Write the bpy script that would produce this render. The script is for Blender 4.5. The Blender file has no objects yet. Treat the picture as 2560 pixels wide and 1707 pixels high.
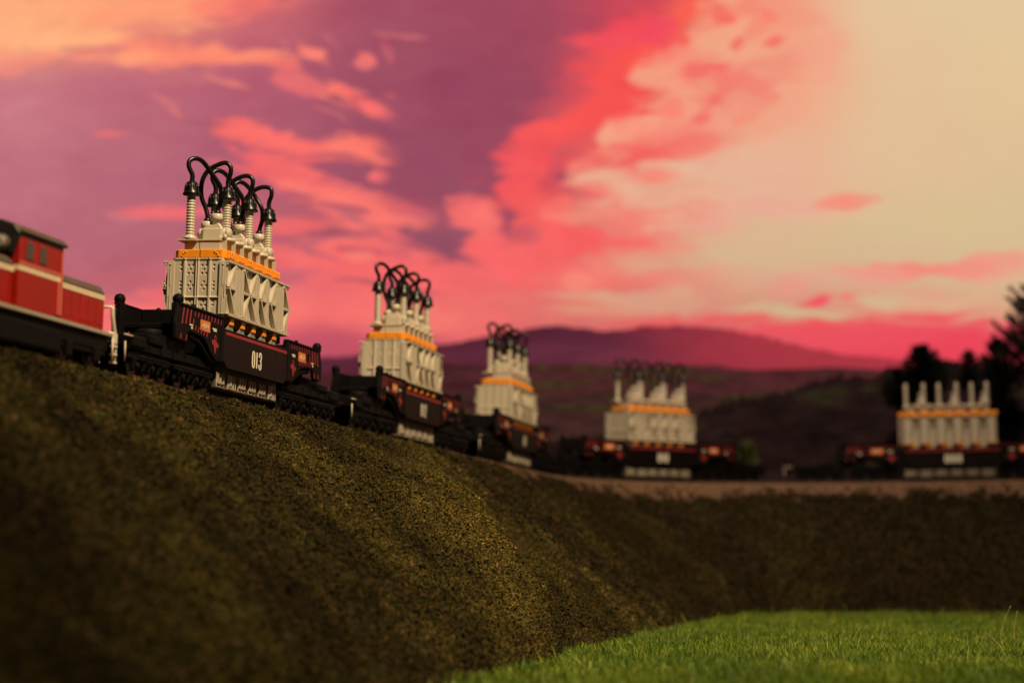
import bpy, bmesh, math, random
import numpy as np
from mathutils import Vector, Matrix
random.seed(7); RNG = np.random.default_rng(11)
SC = bpy.context.scene
COL = SC.collection
PI = math.pi

# ------------------------------------------------------------------ camera, world, lamps, exposure
EYE = 1.55                                    # height of the lens above the grass base
FPX, PITCH, ROLL = 5278.47, 6.2434, -1.1441
cd = bpy.data.cameras.new("camera"); cam = bpy.data.objects.new("camera", cd); COL.objects.link(cam)
cd.sensor_width = 36.0; cd.lens = FPX / 2560 * 36
cam.matrix_world = (Matrix.Translation((0, 0, EYE)) @ Matrix.Rotation(math.radians(90 + PITCH), 4, 'X')
                    @ Matrix.Rotation(math.radians(-ROLL) * -1, 4, 'Z'))
cd.clip_start = 0.1; cd.clip_end = 1000
cd.dof.use_dof = True; cd.dof.focus_distance = 39.8; cd.dof.aperture_fstop = 0.30
SC.camera = cam

world = bpy.data.worlds.new("World"); SC.world = world; world.use_nodes = True
bg = world.node_tree.nodes["Background"]; bg.inputs[0].default_value = (1.0, 0.72, 0.5, 1); bg.inputs[1].default_value = 0.035

def aim(o, target):
    d = Vector(target) - o.location
    o.rotation_euler = d.to_track_quat('-Z', 'Y').to_euler()

def lamp(name, kind, loc, target, energy, color, size, **kw):
    l = bpy.data.lights.new(name, kind); l.energy = energy; l.color = color
    if kind == 'AREA': l.shape = 'DISK'; l.size = size
    else: l.shadow_soft_size = size
    for k, v in kw.items(): setattr(l, k, v)
    o = bpy.data.objects.new(name, l); COL.objects.link(o); o.location = loc; aim(o, target); return o

WARM = (1.0, 0.765, 0.47)
lamp("desk_lamp", 'SPOT', (26, 4, 62), (-0.5, 48.5, 3), 440000, WARM, 3.0, spot_size=math.radians(57), spot_blend=1.0)
lamp("backdrop_fill", 'SPOT', (10, 60, 60), (8, 112, 5), 120000, (1.0, 0.78, 0.6), 4.0, spot_size=math.radians(75), spot_blend=0.8)  # unseen fill light added above the layout to brighten the hills

SC.view_settings.view_transform = 'Standard'; SC.view_settings.look = 'None'
SC.view_settings.exposure = 0.0; SC.view_settings.gamma = 1.0
SC.view_settings.use_curve_mapping = False
SC.cycles.use_denoising = True
SC.cycles.max_bounces = 5; SC.cycles.diffuse_bounces = 2; SC.cycles.glossy_bounces = 3
SC.cycles.sample_clamp_indirect = 3.0

def at_depth(px, py, D):
    """point of the plane D in front of the camera seen at a photograph pixel (used to size real things)"""
    r = math.radians(ROLL); u, v = px - 1280, py - 853.5
    u, v = u * math.cos(r) + v * math.sin(r), -u * math.sin(r) + v * math.cos(r)
    t = math.radians(PITCH); a = -v / FPX
    dep_z = (a * math.cos(t) + math.sin(t)) * D / (math.cos(t) - a * math.sin(t))
    dep = D * math.cos(t) + dep_z * math.sin(t)
    return u / FPX * dep, EYE + dep_z

# ------------------------------------------------------------------ materials
def srgb(c):
    f = lambda v: (v / 255 / 12.92) if v / 255 <= 0.04045 else ((v / 255 + 0.055) / 1.055) ** 2.4
    return (f(c[0]), f(c[1]), f(c[2]), 1)

def mat(name, col, rough=0.5, spec=0.5, var=0.06, scale=6.0, bump=0.0, bscale=40.0, metal=0.0):
    m = bpy.data.materials.new(name); m.use_nodes = True
    nt = m.node_tree; b = nt.nodes["Principled BSDF"]
    b.inputs["Roughness"].default_value = rough; b.inputs["Specular IOR Level"].default_value = spec
    b.inputs["Metallic"].default_value = metal
    tc = nt.nodes.new("ShaderNodeTexCoord"); n = nt.nodes.new("ShaderNodeTexNoise")
    n.inputs["Scale"].default_value = scale; n.inputs["Detail"].default_value = 5
    nt.links.new(tc.outputs["Object"], n.inputs["Vector"])
    r = nt.nodes.new("ShaderNodeValToRGB")
    lo = tuple(max(0, c * (1 - var)) for c in col[:3]) + (1,); hi = tuple(min(1, c * (1 + var)) for c in col[:3]) + (1,)
    r.color_ramp.elements[0].position = 0.3; r.color_ramp.elements[1].position = 0.7
    r.color_ramp.elements[0].color = lo; r.color_ramp.elements[1].color = hi
    nt.links.new(n.outputs["Fac"], r.inputs[0]); nt.links.new(r.outputs[0], b.inputs["Base Color"])
    mr = nt.nodes.new("ShaderNodeMapRange"); mr.inputs[3].default_value = rough * 0.85; mr.inputs[4].default_value = min(1, rough * 1.15)
    nt.links.new(n.outputs["Fac"], mr.inputs[0]); nt.links.new(mr.outputs[0], b.inputs["Roughness"])
    if bump:
        n2 = nt.nodes.new("ShaderNodeTexNoise"); n2.inputs["Scale"].default_value = bscale; n2.inputs["Detail"].default_value = 4
        nt.links.new(tc.outputs["Object"], n2.inputs["Vector"])
        bp = nt.nodes.new("ShaderNodeBump"); bp.inputs["Strength"].default_value = bump; bp.inputs["Distance"].default_value = 0.03
        nt.links.new(n2.outputs["Fac"], bp.inputs["Height"]); nt.links.new(bp.outputs[0], b.inputs["Normal"])
    return m

M_TANK = mat("grey_beige_plastic", (0.45, 0.385, 0.29), 0.45, 0.5, 0.05, 3.0, 0.06, 60)
M_CERAMIC = mat("cream_ceramic_plastic", (0.50, 0.43, 0.33), 0.3, 0.5, 0.04)
M_ORANGE = mat("orange_paint", (0.78, 0.255, 0.007), 0.38, 0.5, 0.08)
M_SKIRT = mat("grey_skirt_plastic", (0.30, 0.25, 0.19), 0.45, 0.5, 0.1)
M_SEAT = mat("grey_seat_plastic", (0.20, 0.17, 0.14), 0.5, 0.4, 0.1)
M_CABLE = mat("black_rubber", (0.005, 0.004, 0.004), 0.34, 0.35, 0.1)
M_BLACK = mat("black_wagon_plastic", (0.0045, 0.0038, 0.0038), 0.6, 0.07, 0.3, 8)
M_WHEEL = mat("dark_steel_wheel", (0.008, 0.0085, 0.010), 0.36, 0.4, 0.3, 12)
M_MAROON = mat("maroon_black_paint", (0.0050, 0.0024, 0.0024), 0.5, 0.12, 0.12, 4)
M_RED = mat("red_marking", (0.26, 0.02, 0.022), 0.5, 0.3, 0.08)
M_STRIPE = mat("dull_red_marking", (0.26, 0.020, 0.032), 0.5, 0.3, 0.2, 14)
M_WHITE = mat("white_marking", (0.72, 0.66, 0.52), 0.5, 0.3, 0.05)
M_PLATE = mat("orange_notice", (0.62, 0.16, 0.035), 0.5, 0.3, 0.05)
M_LOCO = mat("locomotive_red_paint", (0.29, 0.008, 0.005), 0.42, 0.22, 0.12, 2)
M_LSTRIPE = mat("cream_line_paint", (0.64, 0.48, 0.31), 0.45, 0.4, 0.06)
M_ROOF = mat("dark_grey_roof", (0.075, 0.055, 0.038), 0.55, 0.4, 0.15)
M_ROOFD = mat("black_cab_front", (0.014, 0.011, 0.009), 0.5, 0.4, 0.2)
M_GLASS = mat("cab_window_glass", (0.05, 0.028, 0.026), 0.2, 0.2, 0.05)
M_LENS = mat("lamp_lens", (0.22, 0.19, 0.16), 0.1, 0.8, 0.05)
M_HANDRAIL = mat("white_handrail", (0.62, 0.52, 0.40), 0.45, 0.4, 0.05)
M_RAIL = mat("rail_steel", (0.10, 0.08, 0.06), 0.35, 0.5, 0.2, 5, metal=0.6)
M_SLEEPER = mat("brown_sleeper", (0.04, 0.028, 0.02), 0.8, 0.2, 0.3)

# ------------------------------------------------------------------ mesh helpers
class MB:
    """collects shapes, links them as ONE mesh object"""
    def __init__(s): s.v = []; s.f = []; s.mi = []; s.sm = []
    def add(s, vs, fs, m=0, smooth=False):
        k = len(s.v); s.v += [tuple(p) for p in vs]
        s.f += [tuple(i + k for i in f) for f in fs]; s.mi += [m] * len(fs); s.sm += [smooth] * len(fs); return s
    def box(s, x0, x1, y0, y1, z0, z1, m=0, b=0.0):
        if x1 < x0: x0, x1 = x1, x0
        if y1 < y0: y0, y1 = y1, y0
        if z1 < z0: z0, z1 = z1, z0
        if b <= 0:
            vs = [(x, y, z) for z in (z0, z1) for y in (y0, y1) for x in (x0, x1)]
            return s.add(vs, [(0, 2, 3, 1), (4, 5, 7, 6), (0, 1, 5, 4), (2, 6, 7, 3), (0, 4, 6, 2), (1, 3, 7, 5)], m)
        bm = bmesh.new(); bmesh.ops.create_cube(bm, size=1)
        for v in bm.verts: v.co = Vector((x0 + (v.co.x + .5) * (x1 - x0), y0 + (v.co.y + .5) * (y1 - y0), z0 + (v.co.z + .5) * (z1 - z0)))
        bmesh.ops.bevel(bm, geom=bm.edges[:], offset=b, segments=2, profile=0.5, affect='EDGES')
        return s.bm(bm, m)
    def bm(s, bm, m=0, smooth=False):
        bm.verts.index_update()
        s.add([v.co.copy() for v in bm.verts], [[v.index for v in f.verts] for f in bm.faces], m, smooth); bm.free(); return s
    def prism(s, pts, y0, y1, m=0, plane='xz', b=0.0):
        """outline extruded along the third axis"""
        P = {'xz': lambda a, c, t: (a, t, c), 'yz': lambda a, c, t: (t, a, c), 'xy': lambda a, c, t: (a, c, t)}[plane]
        n = len(pts); bm = bmesh.new()
        A = [bm.verts.new(P(a, c, y0)) for a, c in pts]; B = [bm.verts.new(P(a, c, y1)) for a, c in pts]
        bm.faces.new(A); bm.faces.new(B[::-1])
        for i in range(n): bm.faces.new((A[i], B[i], B[(i + 1) % n], A[(i + 1) % n]))
        bmesh.ops.recalc_face_normals(bm, faces=bm.faces[:])
        if b > 0: bmesh.ops.bevel(bm, geom=bm.edges[:], offset=b, segments=1, affect='EDGES')
        return s.bm(bm, m)
    def lathe(s, prof, c, n=16, axis='z', m=0, smooth=True):
        vs = []; fs = []
        for r, h in prof:
            for i in range(n):
                a = 2 * PI * i / n; p, q = r * math.cos(a), r * math.sin(a)
                vs.append({'z': (c[0] + p, c[1] + q, c[2] + h), 'y': (c[0] + p, c[1] + h, c[2] + q), 'x': (c[0] + h, c[1] + p, c[2] + q)}[axis])
        k = len(prof)
        for j in range(k - 1):
            for i in range(n):
                a, b2 = j * n + i, j * n + (i + 1) % n
                fs.append((a, b2, b2 + n, a + n))
        fs.append(tuple(range(n))[::-1]); fs.append(tuple(range((k - 1) * n, k * n)))
        return s.add(vs, fs, m, smooth)
    def tube(s, path, r, n=10, m=0, cap=True):
        P = [Vector(p) for p in path]; vs = []; fs = []; up = Vector((0.13, 0.99, 0.05)); k = len(P)
        for j, p in enumerate(P):
            t = (P[min(j + 1, k - 1)] - P[max(j - 1, 0)]).normalized()
            a = (up - t * up.dot(t)).normalized(); b = t.cross(a); up = a
            rr = r[j] if isinstance(r, (list, tuple)) else r
            for i in range(n):
                w = 2 * PI * i / n; vs.append(p + a * math.cos(w) * rr + b * math.sin(w) * rr)
        for j in range(k - 1):
            for i in range(n):
                q, w = j * n + i, j * n + (i + 1) % n; fs.append((q, w, w + n, q + n))
        if cap: fs.append(tuple(range(n))[::-1]); fs.append(tuple(range((k - 1) * n, k * n)))
        return s.add(vs, fs, m, True)
    def bar(s, p, q, w, d, m=0):
        """square bar from p to q in a plane of constant y (w wide, d deep)"""
        p, q = Vector(p), Vector(q); t = (q - p).normalized(); n = Vector((0, 1, 0)); e = t.cross(n).normalized()
        vs = [o + e * a * w / 2 + n * b * d / 2 for o in (p, q) for a, b in ((-1, -1), (1, -1), (1, 1), (-1, 1))]
        return s.add(vs, [(0, 1, 2, 3), (7, 6, 5, 4), (0, 4, 5, 1), (1, 5, 6, 2), (2, 6, 7, 3), (3, 7, 4, 0)], m)
    def dome(s, c, r, m=0, n=12, k=6, sz=1.0):
        return s.lathe([(max(1e-4, r * math.sin(PI * j / k)), -r * sz * math.cos(PI * j / k)) for j in range(k + 1)], c, n, 'z', m)
    def build(s, name, mats, parent=None, fix=False):
        me = bpy.data.meshes.new(name); me.from_pydata(s.v, [], s.f)
        for mm in (mats if isinstance(mats, (list, tuple)) else [mats]): me.materials.append(mm)
        me.polygons.foreach_set("material_index", s.mi); me.polygons.foreach_set("use_smooth", s.sm); me.update()
        if fix:
            b = bmesh.new(); b.from_mesh(me); bmesh.ops.recalc_face_normals(b, faces=b.faces[:]); b.to_mesh(me); b.free()
        o = bpy.data.objects.new(name, me); COL.objects.link(o)
        if parent: o.parent = parent
        return o

def np_mesh(name, V, F, m, parent=None, smooth=False):
    """numpy verts (n,3), faces (k,3|4)"""
    me = bpy.data.meshes.new(name); n = F.shape[1]
    me.vertices.add(len(V)); me.vertices.foreach_set("co", V.astype(np.float32).ravel())
    me.loops.add(F.size); me.loops.foreach_set("vertex_index", F.astype(np.int32).ravel())
    me.polygons.add(len(F)); me.polygons.foreach_set("loop_start", np.arange(0, F.size, n, dtype=np.int32))
    me.polygons.foreach_set("loop_total", np.full(len(F), n, np.int32))
    me.polygons.foreach_set("use_smooth", np.full(len(F), smooth, bool))
    me.materials.append(m); me.update(calc_edges=True); me.validate()
    o = bpy.data.objects.new(name, me); COL.objects.link(o)
    if parent: o.parent = parent
    return o

def grid_faces(nu, nv):
    i, j = np.meshgrid(np.arange(nu - 1), np.arange(nv - 1), indexing='ij')
    a = (i * nv + j).ravel(); return np.stack([a, a + nv, a + nv + 1, a + 1], 1)

def tag(o, label=None, cat=None, group=None, kind=None):
    if label: o['label'] = label
    if cat: o['category'] = cat
    if group: o['group'] = group
    if kind: o['kind'] = kind
    return o

def empty(name, label, cat, group=None):
    o = bpy.data.objects.new(name, None); COL.objects.link(o); o.empty_display_size = 0.3
    return tag(o, label, cat, group)

def copy_tree(o, parent=None, skip=()):
    c = o.copy(); COL.objects.link(c)
    if parent: c.parent = parent
    for ch in list(o.children):
        if ch.name.split('.')[0] not in skip: copy_tree(ch, c, skip)
    return c

def hash01(i, j, k, seed):
    h = (i.astype(np.int64) * 374761393 + j.astype(np.int64) * 668265263 + k.astype(np.int64) * 2147483647 + seed * 974711) & 0xffffffff
    h = ((h ^ (h >> 13)) * 1274126177) & 0xffffffff
    h = ((h ^ (h >> 16)) * 2246822519) & 0xffffffff
    return ((h ^ (h >> 15)) & 0xffffff) / float(0xffffff)

def noise(P, scale, seed=0):
    """smooth value noise in [-1,1] at points P (n,3)"""
    Q = P * scale; I = np.floor(Q).astype(np.int64); f = Q - I; f = f * f * f * (f * (f * 6 - 15) + 10); r = 0
    for a in (0, 1):
        for b in (0, 1):
            for c in (0, 1):
                w = (f[:, 0] if a else 1 - f[:, 0]) * (f[:, 1] if b else 1 - f[:, 1]) * (f[:, 2] if c else 1 - f[:, 2])
                r = r + w * hash01(I[:, 0] + a, I[:, 1] + b, I[:, 2] + c, seed)
    return r * 2 - 1

def spline(P, n=8):
    """Catmull-Rom through points"""
    P = [Vector(p) for p in P]; Q = [P[0] * 2 - P[1]] + P + [P[-1] * 2 - P[-2]]; out = []
    for i in range(1, len(Q) - 2):
        for k in range(n):
            t = k / n; a, b, c, d = Q[i - 1:i + 3]
            out.append(0.5 * ((2 * b) + (c - a) * t + (2 * a - 5 * b + 4 * c - d) * t * t + (3 * b - a - 3 * c + d) * t ** 3))
    return out + [P[-1]]

# ------------------------------------------------------------------ the line of the track
HEAD, X0, D0, RAD, SARC, PITCHW, CANT, ENDA = math.radians(11.1676), -5.5907, 40.8647, 17.3174, 30.8357, 13.6928, math.radians(2.5), math.radians(90.3584)
ZRAIL = EYE + 4.8495 - 1.4805
def track(s):
    s = np.asarray(s, float); r = np.clip(s - SARC, 0, None); L = (ENDA - HEAD) * RAD
    t = np.minimum(r, L) / RAD; st = np.minimum(s, SARC); ex = np.clip(r - L, 0, None); a = HEAD + t
    x = X0 + st * math.sin(HEAD) + RAD * (math.cos(HEAD) - np.cos(a)) + ex * np.sin(a)
    y = D0 + st * math.cos(HEAD) + RAD * (np.sin(a) - math.sin(HEAD)) + ex * np.cos(a)
    return x, y, a
def off(s, o, z):
    """point beside the track: o to the right of the way ahead"""
    x, y, a = track(s); return np.stack([x + o * np.cos(a), y - o * np.sin(a), z + 0 * x], -1)
def place(o, s, z=None):
    x, y, a = track(s); o.location = (float(x), float(y), ZRAIL if z is None else z)
    o.rotation_euler = (CANT, 0, PI / 2 - float(a))

# ------------------------------------------------------------------ sky backdrop (a printed sheet behind the layout)
YB = 128.0
def sky_material():
    m = bpy.data.materials.new("sunset_sky"); m.use_nodes = True; nt = m.node_tree; N = nt.nodes; L = nt.links
    N.clear(); out = N.new("ShaderNodeOutputMaterial"); em = N.new("ShaderNodeEmission"); L.new(em.outputs[0], out.inputs[0])
    tc = N.new("ShaderNodeTexCoord"); base = tc.outputs["Object"]
    def vmath(op, a, b):
        n = N.new("ShaderNodeVectorMath"); n.operation = op
        for i, q in enumerate((a, b)):
            if isinstance(q, tuple): n.inputs[i].default_value = q
            else: L.new(q, n.inputs[i])
        return n.outputs[0]
    def math_(op, a, b=None, c=None, clamp=False):
        n = N.new("ShaderNodeMath"); n.operation = op; n.use_clamp = clamp
        for i, q in enumerate((a, b, c)):
            if q is None: continue
            if isinstance(q, (int, float)): n.inputs[i].default_value = q
            else: L.new(q, n.inputs[i])
        return n.outputs[0]
    def tex(vec, scale, detail, rough=0.5):
        n = N.new("ShaderNodeTexNoise"); n.inputs["Scale"].default_value = scale; n.inputs["Detail"].default_value = detail
        n.inputs["Roughness"].default_value = rough; L.new(vec, n.inputs["Vector"]); return n
    def warp(vec, scale, amp, detail, stretch):
        sc = vmath('MULTIPLY', vec, stretch)
        t = tex(sc, scale, detail, 0.55)
        d = vmath('SUBTRACT', t.outputs["Color"], (0.5, 0.5, 0.5)); d = vmath('MULTIPLY', d, (amp[0], 0, amp[1])); return vmath('ADD', vec, d)
    P = warp(base, 0.16, (4.2, 2.4), 2, (0.6, 1, 1.3))
    P = warp(P, 0.55, (1.5, 0.9), 3, (0.6, 1, 1.2))
    soft = warp(base, 0.10, (5.0, 3.0), 3, (0.7, 1, 1.2))
    def mix(f, a, b):
        n = N.new("ShaderNodeMix"); n.data_type = 'RGBA'
        L.new(f, n.inputs[0]); 
        for i, q in ((6, a), (7, b)):
            if isinstance(q, tuple): n.inputs[i].default_value = q
            else: L.new(q, n.inputs[i])
        return n.outputs[2]
    sep = N.new("ShaderNodeSeparateXYZ"); L.new(soft, sep.inputs[0])
    # broad layout: rows of colour from the top of the sheet to the horizon
    rows = [
     (-250, [(250,165,115),(245,160,112),(225,115,108),(165,80,100),(158,72,94),(190,72,88),(245,150,120),(228,196,156),(226,198,156)]),
     (0,    [(252,170,122),(240,140,115),(205,105,112),(165,80,100),(158,72,94),(205,72,88),(246,150,122),(228,195,155),(226,198,155)]),
     (200,  [(202,122,132),(190,105,120),(182,94,112),(160,80,100),(158,72,94),(236,82,86),(244,160,128),(227,192,152),(226,196,152)]),
     (400,  [(190,112,124),(184,104,118),(175,94,112),(155,78,100),(165,74,92),(242,98,92),(236,172,140),(226,190,150),(223,191,149)]),
     (560,  [(186,106,119),(182,102,116),(190,100,112),(168,84,102),(205,88,98),(240,130,115),(230,175,148),(222,188,148),(216,190,146)]),
     (690,  [(184,104,117),(190,100,112),(222,104,110),(236,104,106),(240,104,104),(238,130,115),(220,172,140),(214,182,144),(216,188,146)]),
     (780,  [(240,112,116),(240,112,112),(246,118,112),(244,110,108),(228,112,106),(222,132,114),(214,150,124),(226,150,126),(218,166,132)]),
     (860,  [(215,95,110),(200,90,108),(190,82,104),(200,85,100),(210,95,100),(214,100,100),(222,88,96),(232,78,92),(232,80,92)]),
     (1000, [(150,66,92),(140,62,86),(132,58,80),(130,55,76),(126,52,72),(122,50,70),(150,52,70),(214,62,80),(220,66,82)]),
    ]
    cols = [0, 320, 640, 960, 1280, 1600, 1920, 2240, 2560]
    x_lo, x_hi = at_depth(0, 500, YB)[0], at_depth(2560, 500, YB)[0]
    xn = N.new("ShaderNodeMapRange"); L.new(sep.outputs[0], xn.inputs[0]); xn.inputs[1].default_value = x_lo; xn.inputs[2].default_value = x_hi
    prev = None; pz = None
    for py, cs in rows:
        r = N.new("ShaderNodeValToRGB"); cr = r.color_ramp; cr.interpolation = 'EASE'
        for i, c in enumerate(cs):
            e = cr.elements[i] if i < 2 else cr.elements.new(0.5)
            e.position = i / 8.0
        for i, c in enumerate(cs):
            cr.elements[i].position = i / 8.0
        for i, c in enumerate(cs): cr.elements[i].color = srgb(c)
        L.new(xn.outputs[0], r.inputs[0]); z = at_depth(1280, py, YB)[1]
        if prev is None: prev = r.outputs[0]
        else:
            f = N.new("ShaderNodeMapRange"); f.interpolation_type = 'SMOOTHSTEP'; L.new(sep.outputs[2], f.inputs[0])
            f.inputs[1].default_value = pz; f.inputs[2].default_value = z
            prev = mix(f.outputs[0], prev, r.outputs[0])
        pz = z
    fine = tex(vmath('MULTIPLY', P, (0.40, 1, 1.35)), 0.8, 7, 0.56)
    fac = math_('SUBTRACT', fine.outputs[0], 0.5)
    def blob(px, py, rx, ry, rot, col, st=1.0, k=1.7, gain=1.7, vec=None):
        nonlocal prev
        X, Z = at_depth(px, py, YB); u = YB / FPX
        mp = N.new("ShaderNodeMapping"); mp.vector_type = 'TEXTURE'
        # each cloud waits for the one below it (keeps the shader's stack small)
        dep = N.new("ShaderNodeVectorMath"); dep.operation = 'MULTIPLY_ADD'; L.new(prev, dep.inputs[0]); dep.inputs[1].default_value = (1e-7, 1e-7, 1e-7); L.new(P, dep.inputs[2]); L.new(dep.outputs[0], mp.inputs[0])
        mp.inputs["Location"].default_value = (X, YB, Z); mp.inputs["Rotation"].default_value = (0, math.radians(rot), 0)
        mp.inputs["Scale"].default_value = (rx * u * 1.35, 60, ry * u * 1.35)
        g = N.new("ShaderNodeTexGradient"); g.gradient_type = 'SPHERICAL'; L.new(mp.outputs[0], g.inputs[0])
        a = math_('MULTIPLY_ADD', fac, k, g.outputs[1])
        a = math_('SUBTRACT', a, 0.12)
        mk = N.new("ShaderNodeMapRange"); mk.interpolation_type = 'SMOOTHSTEP'; L.new(a, mk.inputs[0])
        mk.inputs[1].default_value = 0.0; mk.inputs[2].default_value = 1.0 / gain
        gate = math_('MULTIPLY', g.outputs[1], 5.0, clamp=True)
        f = math_('MULTIPLY', math_('MULTIPLY', mk.outputs[0], gate), st)
        prev = mix(f, prev, srgb(col))
    # rot > 0 turns a streak down to the right
    B = blob
    for a in SKY_BLOBS: B(*a)
    # feathered cirrus over the coloured part of the sky
    fs = tex(vmath('MULTIPLY', P, (0.45, 1, 1.15)), 0.7, 9, 0.6)
    fade = N.new("ShaderNodeMapRange"); fade.interpolation_type = 'SMOOTHSTEP'; L.new(sep.outputs[0], fade.inputs[0])
    fade.inputs[1].default_value = at_depth(1500, 300, YB)[0]; fade.inputs[2].default_value = at_depth(2000, 300, YB)[0]; fade.inputs[3].default_value = 1.0; fade.inputs[4].default_value = 0.12
    fm = math_('MULTIPLY', math_('SUBTRACT', fs.outputs[0], 0.5), fade.outputs[0])
    cb = N.new("ShaderNodeVectorMath"); cb.operation = 'SCALE'; cb.inputs[0].default_value = (0.24, 0.52, 0.34); L.new(fm, cb.inputs[3])
    prev = vmath('MULTIPLY', prev, vmath('ADD', cb.outputs[0], (1.0, 1.0, 1.0)))
    # faint grain of the print
    g = tex(base, 9.0, 3); gm = math_('MULTIPLY_ADD', g.outputs[0], 0.05, 0.975)
    n = N.new("ShaderNodeVectorMath"); n.operation = 'SCALE'; L.new(prev, n.inputs[0]); L.new(gm, n.inputs[3])
    L.new(n.outputs[0], em.inputs[0]); em.inputs[1].default_value = 1.0
    m.cycles.emission_sampling = 'NONE'
    return m

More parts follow.
